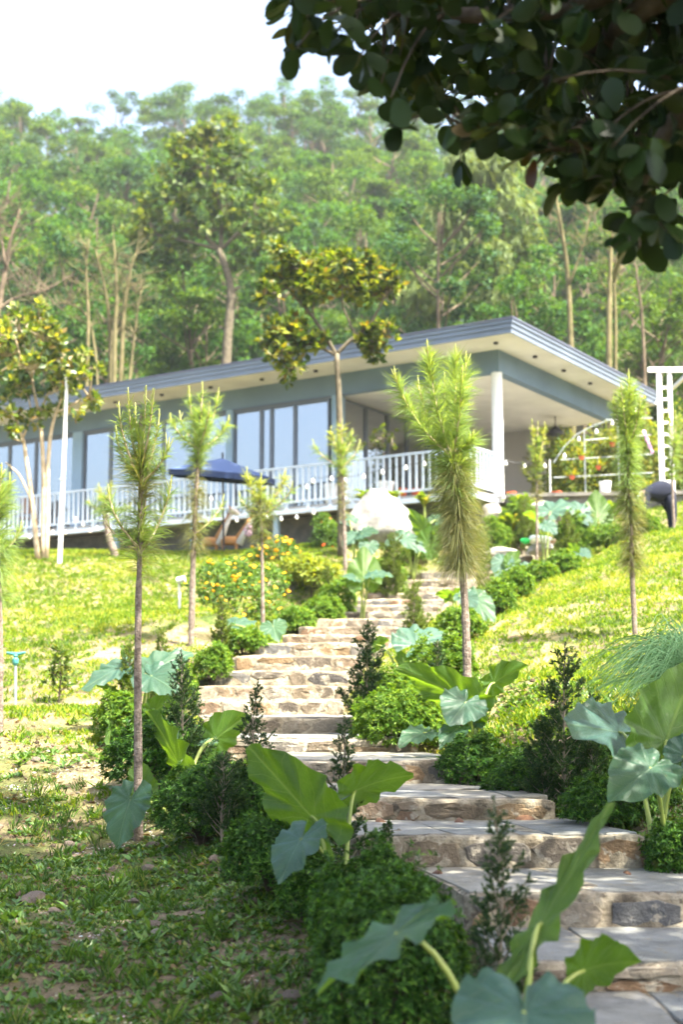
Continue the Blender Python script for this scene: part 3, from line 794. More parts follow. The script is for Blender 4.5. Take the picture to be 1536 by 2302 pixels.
taro('elephant ear with a round grey-green leaf in front of the bottle-brush pine trunk', (1065, 1690, 11.3),
     [((1040, 1570, 11.3), (893, 1488, 11.5), (.1, .86, .5), dict(wid=.55, bend=.1)),
      ((1046, 1580, 11.1), (1008, 1628, 10.9), (-.1, -.9, .4), dict(wid=1.15, bend=.1)),
      ((1112, 1535, 11.5), (1176, 1487, 11.7), (0, .8, .6), dict(wid=.75)),
      ((952, 1648, 11.0), (896, 1666, 10.8), (0, -.45, .9), dict(wid=.8)),
      ((1026, 1640, 11.0), (990, 1670, 10.8), (-.2, -.6, .8), dict(wid=.8)),
      ((1066, 1560, 11.9), (1110, 1540, 12.0), (0, .7, .7), dict(wid=.8)),
      ((1072, 1625, 11.3), (1092, 1600, 11.4), (0, -.8, .6), dict(wid=.8))], 6)
taro('elephant ear with one broad pale leaf halfway up the steps', (922, 1530, 15.0),
     [((936, 1450, 15.0), (1010, 1408, 15.3), (-.1, -.75, .65), dict(wid=1.0)),
      ((846, 1450, 15.1), (872, 1435, 15.2), (0, .8, .6), dict(wid=1.0)),
      ((912, 1505, 14.9), (895, 1455, 15.1), (.3, .85, .3), dict(wid=.5))], 7)
taro('elephant ear with a pale hanging leaf close behind the bottle-brush pine trunk', (1035, 1385, 18.5),
     [((1012, 1340, 18.5), (980, 1332, 18.6), (0, .7, .7), dict(wid=.9)), ((1020, 1338, 18.6), (1056, 1326, 18.8), (0, .6, .8), dict(wid=.9)),
      ((1068, 1345, 18.3), (1116, 1394, 18.0), (.2, -.75, .6), dict(wid=.75)), ((1045, 1340, 18.3), (1075, 1360, 18.1), (0, -.8, .6), dict(wid=1.0))], 8)
taro('elephant ear with three huge blue-green leaves near the fountain grass', (1490, 1880, 7.9),
     [((1393, 1646, 8.2), (1270, 1622, 7.9), (.05, -.72, .68), dict(wid=.9, bend=.1, rip=.055)),
      ((1500, 1665, 8.0), (1560, 1478, 8.2), (-.15, .92, .3), dict(wid=.85, bend=.08)),
      ((1462, 1727, 7.6), (1374, 1790, 7.4), (-.1, -.72, .65), dict(wid=.95, rip=.05)),
      ((1545, 1700, 7.9), (1600, 1640, 8.0), (.1, -.6, .8), {})], 9)
taro('elephant ear with a tall bright yellow leaf below the white boulder', (816, 1330, 22),
     [((818, 1300, 22), (820, 1228, 22.3), (.1, .93, .3), dict(wid=.85, bend=.05)), ((838, 1293, 21.8), (885, 1288, 21.7), (0, -.4, .9), {}), ((800, 1300, 22), (770, 1290, 22), (0, -.5, .85), {})], 10)
taro('elephant ear with an upright heart-shaped pale leaf above the lantana path edge', (612, 1462, 17.6),
     [((614, 1408, 17.5), (624, 1441, 17.3), (0, -.9, .4), dict(wid=1.1, bend=.1)), ((522, 1406, 17.8), (580, 1387, 18.0), (0, -.55, .85), dict(wid=.8))], 11)
taro('elephant ear clump with green blades leaning on the white boulder', (930, 1235, 26.2),
     [((955, 1198, 26.2), (922, 1142, 26.4), (.4, .85, .3), dict(wid=.6)), ((908, 1210, 26), (962, 1238, 25.8), (0, -.7, .7), dict(wid=.7)), ((890, 1215, 26.0), (862, 1228, 25.9), (0, -.6, .8), {}),
      ((965, 1225, 26.1), (1000, 1180, 26.3), (-.2, .85, .4), {}), ((985, 1170, 27), (1012, 1150, 27.2), (0, -.6, .8), {})], 12)
taro('elephant ear with bluish leaves spilling round the foot of the white boulder', (800, 1250, 26.3),
     [((800, 1205, 26.3), (770, 1222, 26.1), (0, -.6, .8), {}), ((815, 1200, 26.2), (850, 1190, 26.0), (0, -.7, .7), {}), ((830, 1225, 26.0), (822, 1255, 25.8), (0, -.85, .5), {}), ((785, 1170, 27), (760, 1150, 27.2), (0, -.6, .8), {})], 13)
taro('elephant ear with one tall yellow blade below the white pot on the terrace', (1345, 1205, 27),
     [((1345, 1162, 27), (1340, 1105, 27.3), (.1, .93, .3), dict(wid=.9)), ((1305, 1150, 27), (1275, 1120, 27.2), (0, -.6, .8), {}), ((1375, 1155, 27), (1400, 1130, 27.2), (0, .6, .8), {}), ((1320, 1170, 26.8), (1300, 1150, 26.9), (0, -.6, .8), {})], 14)
taro('elephant ear with pale blue leaves next to the white and green sack', (1225, 1225, 26),
     [((1228, 1180, 26), (1254, 1197, 25.8), (0, -.75, .65), dict(wid=1.0)), ((1205, 1165, 26.2), (1180, 1150, 26.4), (0, .6, .8), {}), ((1240, 1150, 26.4), (1275, 1115, 26.8), (0, -.5, .85), dict(wid=.8))], 15)
taro('elephant ear with two pale leaves where the path meets the sloping lawn', (1150, 1320, 22.6),
     [((1132, 1262, 22.6), (1116, 1298, 22.4), (-.1, -.85, .5), dict(wid=.9)), ((1178, 1277, 22.4), (1208, 1297, 22.2), (0, -.7, .7), {}), ((1150, 1270, 22.6), (1165, 1240, 22.8), (0, .8, .5), {})], 16)
taro('elephant ear with one pale leaf at the top edge of the lawn', (1310, 1268, 24),
     [((1305, 1240, 24), (1330, 1250, 23.8), (0, -.65, .75), {}), ((1295, 1238, 24), (1280, 1220, 24.1), (0, .7, .7), {})], 17)

# ------------------------------------------------------------------ cushion shrubs
shrub_leaf_sun_tint = leafmat('cushion_shrub_leaf_sun_tint', [(.04, .10, .012), (.07, .155, .018), (.11, .20, .022), (.18, .27, .04)], trans=.4, rough=.45, spec=.2, pos=[0, .4, .75, 1])  # sunlight on the farther, upper shrubs painted into a yellower leaf colour
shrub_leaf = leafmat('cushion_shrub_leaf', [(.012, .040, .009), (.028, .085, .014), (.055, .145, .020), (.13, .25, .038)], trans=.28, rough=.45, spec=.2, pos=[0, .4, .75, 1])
def make_shrub(root, seed, Rx, H, d):
    """tufts of pointed leaves over a lumpy cushion, in metres"""
    r = np.random.default_rng(seed); ls = .034 if d < 11 else (.046 if d < 17 else .070)
    n_t = int(min(2400, max(200, 2*np.pi*Rx*(Rx*.5 + H*.5)*1.25/(ls*.70)**2)))
    D = unit(r.normal(size=(n_t, 3))); D[:, 2] = np.where(D[:, 2] < -.25, -D[:, 2], D[:, 2])
    lump = (1 + .11*noise1(D*2.6*max(1, Rx/.25), seed) + .10*noise1(D*6.0*max(1, Rx/.3), seed+1))*np.where(r.random(n_t) < .03, r.uniform(1.05, 1.25, n_t), 1)
    rad = lump*np.where(r.random(n_t) < .70, r.uniform(.93, 1.0, n_t), r.uniform(.70, .93, n_t))
    P0 = np.stack([D[:, 0]*Rx, D[:, 1]*Rx, D[:, 2]*H*.62 + H*.36], -1)*rad[:, None]; P0[:, 2] = np.maximum(P0[:, 2], .01)
    k = 10; ax = unit(D*[1, 1, .6] + [0, 0, .6] + r.normal(size=(n_t, 3))*.22); A = np.repeat(ax, k, 0)
    th = np.radians(r.uniform(38, 96, n_t*k)); Q = unit(np.cross(A, r.normal(size=A.shape))); Dd = A*np.cos(th)[:, None] + Q*np.sin(th)[:, None]
    P = np.repeat(P0, k, 0) - A*(r.uniform(0, .018, (n_t*k, 1))); S = r.uniform(.6, 1.15, n_t*k)*ls
    V, F = scatter(*LEAF2, frames(Dd, A + r.normal(size=A.shape)*.1), P, np.stack([S*.34, S, S*.9], 1))
    o = link('foliage', make_mesh('foliage', V, F, shrub_leaf if d < 12 else shrub_leaf_sun_tint), root)
    mb = MB()
    for i in range(12):
        e = P0[i*9]*.85; mb.add(*tube([(0, 0, -.05), e*[.3, .3, .5], e], [.012, .008, .003], 4))
    V, F = mb.get(); link('stem', make_mesh('stem', V, F, bark_dark), root)
def copy_thing(root):
    c = root.copy(); COL.objects.link(c)
    for ch in root.children:
        d = ch.copy(); COL.objects.link(d); d.parent = c; d.matrix_parent_inverse = ch.matrix_parent_inverse
    return c
class Proto:
    def __init__(s, maker, seeds): s.p = [maker(k) for k in seeds]; s.used = [False]*len(s.p)
    def take(s, i):
        i %= len(s.p)
        if not s.used[i]: s.used[i] = True; return s.p[i]
        return copy_thing(s.p[i])
# (px of centre, py of foot, distance, half width px, height px, label)
shrubs = [
 (880, 2150, 5.75, 185, 200, 'dense dark green cushion shrub behind the drooping foremost elephant ear leaf'),
 (850, 2085, 6.45, 150, 190, 'rounded cushion shrub beside the third step, under the feathery seedling'),
 (610, 2015, 7.8, 118, 195, 'rounded cushion shrub under the big upright yellow-green elephant ear leaf'),
 (700, 2010, 7.2, 80, 110, 'small shaded cushion shrub between two larger ones by the lower steps'),
 (455, 1860, 9.4, 112, 165, 'leafy cushion shrub just behind the bent elephant ear leaves and grey pine trunk'),
 (560, 1830, 9.3, 80, 120, 'low dark cushion shrub at the foot of the tallest conifer seedlings'),
 (330, 1725, 11.0, 95, 125, 'cushion shrub half hidden by the grey pine trunk'),
 (400, 1700, 11.6, 70, 100, 'cushion shrub below the narrow glowing yellow elephant ear leaf'),
 (265, 1640, 12.8, 55, 95, 'loose cushion shrub on the sunny lawn side of the pale elephant ear'),
 (396, 1552, 14.6, 48, 78, 'sunlit cushion shrub touching the steepest stone risers'),
 (545, 1478, 17.2, 62, 72, 'sunlit cushion shrub next to the upright heart-shaped pale leaf'),
 (480, 1500, 16.2, 45, 60, 'small sunlit cushion shrub behind the steep stone risers'),
 (668, 1418, 20.2, 48, 58, 'yellow-green cushion shrub below the lantana bush at the path edge'),
 (730, 1398, 21.6, 50, 62, 'yellow-green cushion shrub beside the narrowing upper steps'),
 (900, 1660, 12.3, 112, 125, 'broad cushion shrub hugging the curved corner of the steps'),
 (885, 1572, 13.6, 76, 82, 'cushion shrub above the curved corner of the steps, lit on top'),
 (1065, 1755, 10.4, 80, 112, 'cushion shrub below the round grey-green elephant ear leaf'),
 (1175, 1795, 9.7, 92, 120, 'cushion shrub beside the fifth step, left of the dark conifer seedling'),
 (1370, 1870, 8.6, 105, 135, 'cushion shrub under the lowest big blue-green leaf'),
 (1520, 1960, 7.8, 70, 125, 'dark cushion shrub cut by the frame beside the fourth step'),
 (1470, 1830, 8.8, 60, 80, 'small cushion shrub behind the stems of the three-leaf elephant ear'),
 (1320, 1720, 9.9, 60, 75, 'pale cushion shrub on the lawn edge behind the dark conifer seedling'),
 (1018, 1490, 14.6, 62, 78, 'yellow-green cushion shrub behind the broad pale elephant ear leaf'),
 (1036, 1425, 17.6, 56, 64, 'cushion shrub at the foot of the bottle-brush pine, sunlit'),
 (955, 1520, 14.2, 55, 75, 'shaggy cushion shrub left of the bottle-brush pine trunk'),
 (1118, 1350, 19.6, 46, 50, 'dark round cushion shrub beside the pale hanging leaf'),
 (1160, 1325, 20.8, 45, 55, 'cushion shrub where the lawn meets the upper steps'),
 (1215, 1310, 22, 42, 50, 'cushion shrub on the upper lawn edge'),
 (1270, 1290, 23, 42, 55, 'cushion shrub next to the palest leaf on the upper lawn edge'),
 (1370, 1240, 25, 48, 62, 'cushion shrub left of the dark-clothed person'),
 (1450, 1215, 25.8, 45, 60, 'cushion shrub at the feet of the dark-clothed person'),
 (878, 1285, 25.2, 38, 46, 'cushion shrub below the white boulder, above the steps'),
 (932, 1262, 26.9, 34, 38, 'cushion shrub at the turn of the upper steps'),
 (760, 1350, 22.6, 45, 55, 'cushion shrub left of the tall bright yellow leaf'),
 (1290, 1205, 27, 45, 60, 'cushion shrub above the light stones of the upper path'),
 (1165, 1175, 28.2, 50, 60, 'cushion shrub in front of the white porch column'),
 (1110, 1215, 27.2, 40, 55, 'cushion shrub behind the bottle-brush pine, near the porch'),
]
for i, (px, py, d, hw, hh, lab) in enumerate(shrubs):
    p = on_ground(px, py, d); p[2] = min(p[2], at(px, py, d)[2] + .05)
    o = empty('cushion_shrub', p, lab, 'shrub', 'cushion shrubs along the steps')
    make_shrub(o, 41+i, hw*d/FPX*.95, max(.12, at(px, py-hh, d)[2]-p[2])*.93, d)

# ------------------------------------------------------------------ conifer seedlings (feathery, upright)
con_leaf = leafmat('conifer_scale_leaf', [(.016, .042, .022), (.028, .066, .028), (.05, .095, .032), (.09, .13, .04)], trans=.22, rough=.55, spec=.12, pos=[0, .45, .8, 1])
con_leaf_y = leafmat('conifer_scale_leaf_young', [(.05, .09, .02), (.09, .14, .028), (.15, .20, .04)], trans=.3, rough=.55, spec=.12)
def make_conifer(root, seed, H, fat, mat, d):
    r = np.random.default_rng(seed); q = r.normal(size=(3, 2))*.012*H
    stem = np.array([(0, 0, -.05), (q[0][0], q[0][1], .35*H), (q[1][0], q[1][1], .7*H), (q[2][0], q[2][1], H)])
    def onstem(h): return np.array([np.interp(h*H, stem[:, 2], stem[:, i]) for i in range(3)])
    link('stem', make_mesh('stem', *tube(stem, [.010, .008, .006, .002], 6), bark_grey), root)
    P, D, U = [], [], []; twigs = MB(); step = .0042 if d < 12 else .008; sl = .017 if d < 12 else .028
    def scales(a, e):
        ln = np.linalg.norm(e-a); n = max(4, int(ln/step*1.9)); t = r.uniform(.08, 1.0, n)[:, None]; dv = unit(e-a)
        P.append(a + (e-a)*t); D.append(unit(dv*.85 + unit(r.normal(size=(n, 3)))*.55)); U.append(r.normal(size=(n, 3)))
    nb = int(38 + 12*H)
    for i in range(nb):
        h = .04 + .93*(i/nb)**.9; az = i*2.4 + r.uniform(-.5, .5); ln = H*fat*(.26*(1-h)**.75*r.uniform(.5, 1.2) + .03)
        el = r.uniform(.75, 1.25); dv = np.array([math.cos(az)*math.cos(el), math.sin(az)*math.cos(el), math.sin(el)])*1.0
        a = onstem(h*.96); m0 = a + dv*ln*.5 + np.array([math.cos(az), math.sin(az), -.2])*ln*.18; e = a + dv*ln + np.array([math.cos(az), math.sin(az), 0])*ln*.15
        path = bez(a, m0, e, 6); twigs.add(*tube(path, np.linspace(.0035, .0012, 6), 4)); scales(path[2], path[4]); scales(path[4], path[5] + dv*.01)
        sv = unit(np.cross(dv, [math.sin(az)*.3, -math.cos(az)*.3, 1.0]))
        for j in range(int(3 + ln/.028)):
            t = r.uniform(.18, .95); b0 = path[min(4, int(t*5))]*(1-(t*5) % 1) + path[min(5, int(t*5)+1)]*((t*5) % 1); tl = ln*r.uniform(.16, .40)*(1.15-t*.7) + .015
            td = unit(unit(e-a)*.8 + sv*(.75 if j % 2 else -.75) + r.normal(size=3)*.25); b1 = b0 + td*tl; scales(b0, b1)
            if tl > .05:
                for s_ in (-1, 1): b2 = b0 + td*tl*.5; scales(b2, b2 + unit(td + sv*s_*.7 + r.normal(size=3)*.2)*tl*.45)
    scales(onstem(.80), onstem(1.0))
    P = np.concatenate(P); D = np.concatenate(D); U = np.concatenate(U); S = r.uniform(.7, 1.3, len(P))*sl
    V, F = scatter(*LEAF2, frames(D, U), P, np.stack([S*.34, S, S*.5], 1)); link('foliage', make_mesh('foliage', V, F, mat), root)
    V, F = twigs.get(); tag(link('twig', make_mesh('twig', V, F, bark_grey), root), kind='stuff')
conifers = [  # px, foot py, top py, distance, young?, label
 (1128, 2240, 1795, 5.55, 0, .8, 'blurred thin conifer seedling in front of the lowest steps'),
 (778, 1955, 1608, 7.9, 0, .8, 'feathery conifer seedling standing against the fourth step'),
 (872, 1930, 1845, 7.6, 0, .8, 'tiny conifer seedling at the end of the fourth step'),
 (572, 1830, 1524, 9.3, 0, .85, 'tall conifer seedling behind the big upright yellow-green leaf'),
 (500, 1850, 1690, 9.1, 0, 1.6, 'bushy dark conifer seedling left of the tall one, by the lower steps'),
 (408, 1720, 1462, 11.1, 0, 1.0, 'dark conifer seedling right of the grey pine trunk'),
 (1275, 1850, 1442, 9.2, 0, 1.15, 'tallest dark conifer seedling at the border of the sloping lawn'),
 (1225, 1830, 1610, 9.3, 0, 1.3, 'low bushy conifer seedling left of the tallest dark one'),
 (1330, 1835, 1660, 9.1, 0, 1.3, 'short dense conifer seedling under the broadest blue-green leaf'),
 (824, 1600, 1392, 13.4, 0, 1.1, 'conifer seedling leaning over the middle of the steps'),
 (985, 1580, 1440, 14.0, 0, .9, 'faint conifer seedling left of the bottle-brush pine trunk'),
 (498, 1490, 1338, 17.0, 1, 1.0, 'yellow-green conifer seedling below the lantana bush'),
 (288, 1640, 1440, 13.2, 1, .9, 'yellow conifer seedling among the pale elephant ear leaves'),
 (360, 1530, 1400, 15.5, 1, .7, 'faint yellow conifer seedling above the pale elephant ear leaves'),
 (932, 1430, 1305, 18.8, 1, .9, 'thin yellow conifer seedling over the whitest steps'),
 (885, 1295, 1190, 24.6, 1, 1.3, 'bushy yellow conifer seedling right of the tall bright yellow leaf'),
 (735, 1345, 1270, 23, 1, 1.3, 'short yellow conifer seedling left of the tall bright yellow leaf'),
 (1090, 1300, 1200, 23.4, 1, 1.0, 'yellow conifer seedling right of the bottle-brush pine'),
 (1180, 1220, 1115, 27.4, 1, 1.2, 'bushy conifer seedling below the corner of the terrace'),
 (1280, 1265, 1150, 24.8, 1, 1.2, 'bushy conifer seedling beside the upper path stones'),
 (1440, 1230, 1120, 25.4, 1, 1.1, 'conifer seedling in front of the dark-clothed person'),
 (940, 1400, 1340, 19.5, 1, 1.2, 'low yellow conifer seedling at the edge of the whitest steps'),
]
for i, (px, py, top, d, yng, fat, lab) in enumerate(conifers):
    p = on_ground(px, py, d); p[2] = min(p[2], at(px, py, d)[2] + .1)
    o = empty('conifer_seedling', p, lab, 'conifer', 'conifer seedlings along the steps')
    make_conifer(o, 61+i, at(px, top, d)[2] - p[2], fat, con_leaf_y if yng else con_leaf, d)
# leafy sapling on the sunny lawn
sap_leaf = leafmat('sapling_leaf', [(.045, .095, .022), (.08, .14, .03), (.16, .19, .04)], trans=.4)
def sapling(px, py, top, d, n, label, lat=.5, mat=sap_leaf, ls=.11, name='sapling', w=.32):
    p = on_ground(px, py, d); H = at(px, top, d)[2]-p[2]; root = empty(name, p, label, 'sapling'); r = np.random.default_rng(int(px))
    mb = MB(); mb.add(*tube([p, p + [.01, 0, H*.5], p + [0, .01, H]], [.012, .009, .004], 6)); Ps, Ds = [], []
    for i in range(n):
        h = r.uniform(.18, 1); az = r.uniform(0, 6.28); ln = w*H*(1.15-h)*r.uniform(.6, 1.1)
        a = p + [0, 0, H*h*.97]; e = a + ln*np.array([math.cos(az), math.sin(az), r.uniform(.3, .9)]); mb.add(*tube([a, (a+e)/2 + [0, 0, .01], e], [.005, .004, .002], 4))
        k = r.integers(5, 9); t = r.uniform(.3, 1, k)[:, None]; Ps.append(a*(1-t)+e*t); Ds.append(unit(unit(e-a)*.4 + unit(r.normal(size=(k, 3)))*.9))
    Ps = np.concatenate(Ps); Ds = np.concatenate(Ds); S = r.uniform(.7, 1.2, len(Ps))*ls
    mb.build(root, 'stem', bark_dark)
    V, F = scatter(*LEAF2, frames(Ds, r.normal(size=Ds.shape)*.5 + [0, 0, 1]), Ps, np.stack([S*.3, S, S*.6], 1)); part(root, 'foliage', V, F, mat)
sapling(132, 1572, 1455, 15.6, 34, 'leafy young sapling alone on the sunny lawn near the sprinkler')

# ------------------------------------------------------------------ young pines
need_y = leafmat('pine_needle_young', [(.17, .23, .045), (.25, .31, .06), (.36, .38, .10)], trans=.4, rough=.5)
need_g = leafmat('pine_needle', [(.085, .155, .05), (.15, .24, .07), (.25, .33, .10), (.13, .23, .13)], trans=.45, rough=.45)
need_o = leafmat('pine_needle_old', [(.09, .115, .045), (.14, .155, .06), (.20, .19, .08), (.08, .12, .06)], trans=.4, rough=.5)
candle_m = varied('pine_candle', [(.22, .25, .07), (.32, .34, .11), (.42, .42, .17)], 20, .7, .3, 60, .2)

def needle_mesh(P, D, L, W, droop, r):
    N = len(P); side = unit(np.cross(D, r.normal(size=(N, 3))))
    mid = P + D*(L*.5)[:, None]; mid[:, 2] -= droop*L*.14
    tip = P + D*(L*.96)[:, None]; tip[:, 2] -= droop*L*.62
    w = W[:, None]*side
    V = np.stack([P-w*.5, P+w*.5, mid-w*.55, mid+w*.55, tip], 1).reshape(-1, 3)
    F = np.array([(0, 1, 3), (0, 3, 2), (2, 3, 4)])[None] + (np.arange(N)*5)[:, None, None]
    return V, F.reshape(-1, 3)

def brush(path, n, ln, ang, r, droop=.2, f0=0., f1=1., w=.0022, jit=.02):
    """needles standing round a twig"""
    path = np.asarray(path); seg = np.linalg.norm(np.diff(path, axis=0), axis=1); cum = np.r_[0, np.cumsum(seg)]
    m = max(2, n//4); t = (f0 + (f1-f0)*r.random(m))*cum[-1]; k = np.clip(np.searchsorted(cum, t)-1, 0, len(seg)-1)
    P = path[k] + (path[k+1]-path[k])*((t-cum[k])/seg[k])[:, None]; T = unit(path[k+1]-path[k])
    Q = unit(np.cross(T, r.normal(size=(m, 3)))); a = np.radians(r.normal(ang, 20, m))
    D = T*np.cos(a)[:, None] + Q*np.sin(a)[:, None]; L = ln*r.uniform(.45, 1.15, m); dr = droop*r.uniform(.3, 1.7, m)
    P = np.repeat(P, 4, 0); D = unit(np.repeat(D, 4, 0) + r.normal(size=(m*4, 3))*.11); L = np.repeat(L, 4)*r.uniform(.8, 1.1, m*4)
    return needle_mesh(P, D, L, np.full(m*4, w), np.repeat(dr, 4), r)

def joinVF(L):
    V = []; F = []; n = 0
    for v, f in L: V.append(v); F.append(f + n); n += len(v)
    return np.concatenate(V), np.concatenate(F)

def pine(label, d, trunk, rads, zones, shoots, seed, wk=1.0, nk=1.0):
    """trunk: photo pixels from the foot up; zones: (py0, py1, n, length, angle, droop, kind); shoots: (x0,y0,x1,y1,dd,n,len,kind)"""
    r = np.random.default_rng(seed)
    T = np.array([at(x, y, d) for x, y in trunk]); g = gz(T[0][0], T[0][1]); T[0][2] = min(T[0][2], g) - .05
    root = empty('young_pine', T[0], label, 'pine', 'young pines planted on the slope')
    tt = np.linspace(0, 1, 40); dd = np.r_[0, np.cumsum(np.linalg.norm(np.diff(T, axis=0), axis=1))]; dd /= dd[-1]
    TP = np.stack([np.interp(tt, dd, T[:, i]) for i in range(3)], 1); ker = np.array([1, 2, 1])/4
    for _ in range(2):
        TP[1:-1] = TP[:-2]*.25 + TP[1:-1]*.5 + TP[2:]*.25
    TR = np.interp(tt, np.linspace(0, 1, len(rads)), rads)*(1 + .10*r.normal(size=40)*.6)
    part(root, 'trunk', *tube(TP, TR, 10), bark_pine)
    tpy = project(TP)[1]
    groups = {'y': [], 'g': [], 'o': []}
    for y0, y1, n, ln, ang, droop, kind in zones:
        o = np.argsort(-tpy); i0, i1 = np.interp([y0, y1], tpy[::-1], np.arange(40)[::-1]); i0 = int(i0); i1 = max(i0+2, int(math.ceil(i1)))
        groups[kind].append(brush(TP[i0:i1+1], int(n*1.5*nk), ln*1.12, ang, r, droop, w=.0013*wk*max(1.8, d/6.2)))
    for x0, y0, x1, y1, ddp, n, ln, kind in shoots:
        a = at(x0, y0, d); e = at(x1, y1, d + ddp); c = a*.5 + e*.5; c[:2] += (e-a)[:2]*.22; c[2] -= abs(e[2]-a[2])*.12
        path = bez(a, c, e, 9); Ls = np.linalg.norm(e-a)
        br_o = part(root, 'branch', *tube(path, np.linspace(.013, .006, 9)*(1 if d < 20 else 1.2), 6), bark_tan)
        groups[kind].append(brush(path, int(n*1.7*nk), ln*1.15, 52, r, .15, .10, .95, w=.0013*wk*max(1.8, d/6.2)))
        groups['y'].append(brush(path, n//3, ln*.55, 26, r, .0, .62, 1.0, w=.0013*wk*max(1.8, d/6.2)))
        tv = unit(path[-1]-path[-2]*1.0); tv = unit(tv*.5 + [0, 0, .8])
        cl = min(.12, .06 + .10*Ls)
        part(br_o, 'bud', *tube([e, e + tv*cl*.5, e + tv*cl], [.006, .0075, .003], 7), candle_m)
        for q in range(r.integers(0, 3)):
            off = r.normal(size=3)*.018; l2 = cl*r.uniform(.4, .75)
            part(br_o, 'bud', *tube([e - tv*.02, e + tv*l2*.5 + off, e + tv*l2 + off*1.6], [.004, .0055, .003], 6), candle_m)
        groups['y'].append(brush([e - tv*.02, e + tv*cl*.75], 46, .045, 24, r, 0, w=.0013*wk*max(1.8, d/6.2)))
    for k, mt in (('y', need_y), ('g', need_g), ('o', need_o)):
        if groups[k]: part(root, 'needle_foliage', *joinVF(groups[k]), mt)
    return root

pine('slim young pine with dark grey trunk in the middle of the weedy slope', 10.0,
     [(311, 1893), (310, 1700), (309, 1500), (311, 1330), (314, 1230), (317, 1090), (313, 1000), (318, 930)], [.034, .030, .027, .022, .02, .014],
     [(1290, 1220, 80, .33, 85, 1.1, 'o'), (1250, 1150, 300, .24, 62, .35, 'g'), (1150, 1080, 90, .26, 70, .3, 'o'), (1110, 1030, 220, .30, 70, .25, 'o'), (1080, 980, 260, .20, 55, .1, 'g')],
     [(315, 1235, 245, 1120, -.15, 150, .16, 'g'), (315, 1240, 382, 1100, .1, 170, .16, 'g'), (315, 1225, 330, 1065, .1, 120, .14, 'g'), (314, 1240, 234, 1165, .25, 40, .12, 'g'),
      (318, 1075, 288, 905, 0, 260, .10, 'g'), (316, 1075, 327, 900, 0, 260, .10, 'g'), (318, 1080, 268, 935, -.1, 200, .10, 'g'), (318, 1080, 356, 950, .1, 200, .11, 'g'), (318, 1085, 262, 985, .15, 170, .11, 'g'), (318, 1085, 376, 1010, -.1, 150, .12, 'g'),
      (314, 1000, 304, 930, .1, 150, .09, 'g'), (318, 1050, 342, 905, -.15, 200, .10, 'g')], 1, 1.0, 1.5)
pine('tall young pine with orange-brown trunk in front of the navy parasol', 18.2,
     [(430, 1392), (434, 1250), (440, 1120), (447, 1000), (452, 900)], [.045, .04, .032, .024, .014],
     [(1230, 1110, 700, .26, 80, .9, 'o'), (1110, 1040, 260, .22, 80, .5, 'o'), (1050, 930, 1300, .24, 60, .12, 'g')],
     [(447, 1000, 425, 885, 0, 240, .17, 'g'), (449, 1000, 455, 875, 0, 260, .17, 'g'), (449, 1000, 490, 890, .1, 240, .17, 'g'), (447, 1010, 385, 945, -.1, 260, .18, 'g'), (447, 1010, 512, 950, .2, 260, .18, 'g'), (449, 1000, 405, 940, .4, 200, .18, 'g'), (449, 1000, 470, 920, -.3, 200, .18, 'g'),
      (436, 1200, 500, 1130, .2, 160, .15, 'g')], 2)
pine('short young pine with three yellow tips rising out of the lantana bush', 18.0,
     [(592, 1400), (590, 1300), (588, 1200), (586, 1130), (585, 1085)], [.03, .026, .022, .016, .01],
     [(1215, 1120, 700, .24, 85, .8, 'o'), (1190, 1110, 300, .24, 75, .4, 'g')],
     [(586, 1140, 556, 1065, 0, 240, .16, 'y'), (586, 1140, 587, 1080, 0, 220, .16, 'y'), (588, 1150, 640, 1070, .1, 260, .16, 'y'), (587, 1160, 540, 1120, .2, 160, .15, 'g'), (587, 1160, 655, 1100, -.2, 160, .15, 'g')], 3)
pine('young pine standing exactly in front of the round-crowned yellow-leaved tree trunk', 25.0,
     [(777, 1262), (774, 1180), (770, 1080), (766, 1000)], [.04, .035, .028, .016],
     [(1170, 1060, 420, .2, 75, .8, 'o'), (1070, 990, 520, .24, 62, .1, 'g')],
     [(767, 1030, 745, 970, 0, 180, .18, 'y'), (767, 1030, 770, 955, 0, 200, .18, 'y'), (767, 1035, 792, 975, .1, 180, .18, 'g'), (768, 1050, 706, 1000, .1, 140, .18, 'g'), (768, 1050, 808, 1000, .1, 140, .18, 'g')], 4)
pine('large shaggy bottle-brush pine with forked top in front of the porch', 12.6,
     [(1052, 1556), (1050, 1450), (1045, 1340), (1036, 1240), (1027, 1120), (1020, 1030)], [.042, .04, .037, .034, .03, .024],
     [(1265, 1040, 4800, .30, 95, .75, 'o'), (1130, 1000, 1100, .30, 80, .3, 'g'), (1060, 1000, 700, .30, 65, .1, 'g')],
     [(1019, 1030, 962, 790, 0, 1100, .20, 'g'), (1019, 1028, 890, 850, -.1, 900, .20, 'g'), (1020, 1025, 1025, 800, .1, 1000, .20, 'g'), (1020, 1025, 1048, 815, .2, 700, .19, 'g'), (1022, 1020, 1062, 985, -.1, 360, .2, 'g'), (1018, 1030, 1000, 860, .4, 600, .2, 'g'),
      (1018, 1030, 942, 870, .3, 500, .2, 'g'), (1019, 1025, 1040, 850, -.3, 500, .2, 'g')], 5)
pine('thin young pine directly below the far end of the porch ceiling', 24.2,
     [(1207, 1262), (1208, 1180), (1208, 1080), (1206, 990)], [.025, .022, .018, .012],
     [(1120, 1040, 420, .17, 75, .5, 'o'), (1080, 980, 520, .18, 58, .1, 'g')],
     [(1207, 1050, 1197, 955, 0, 200, .14, 'y'), (1207, 1050, 1225, 962, 0, 200, .14, 'y'), (1207, 1060, 1210, 960, .1, 180, .14, 'g'), (1207, 1080, 1178, 1050, .1, 100, .13, 'y')], 6)
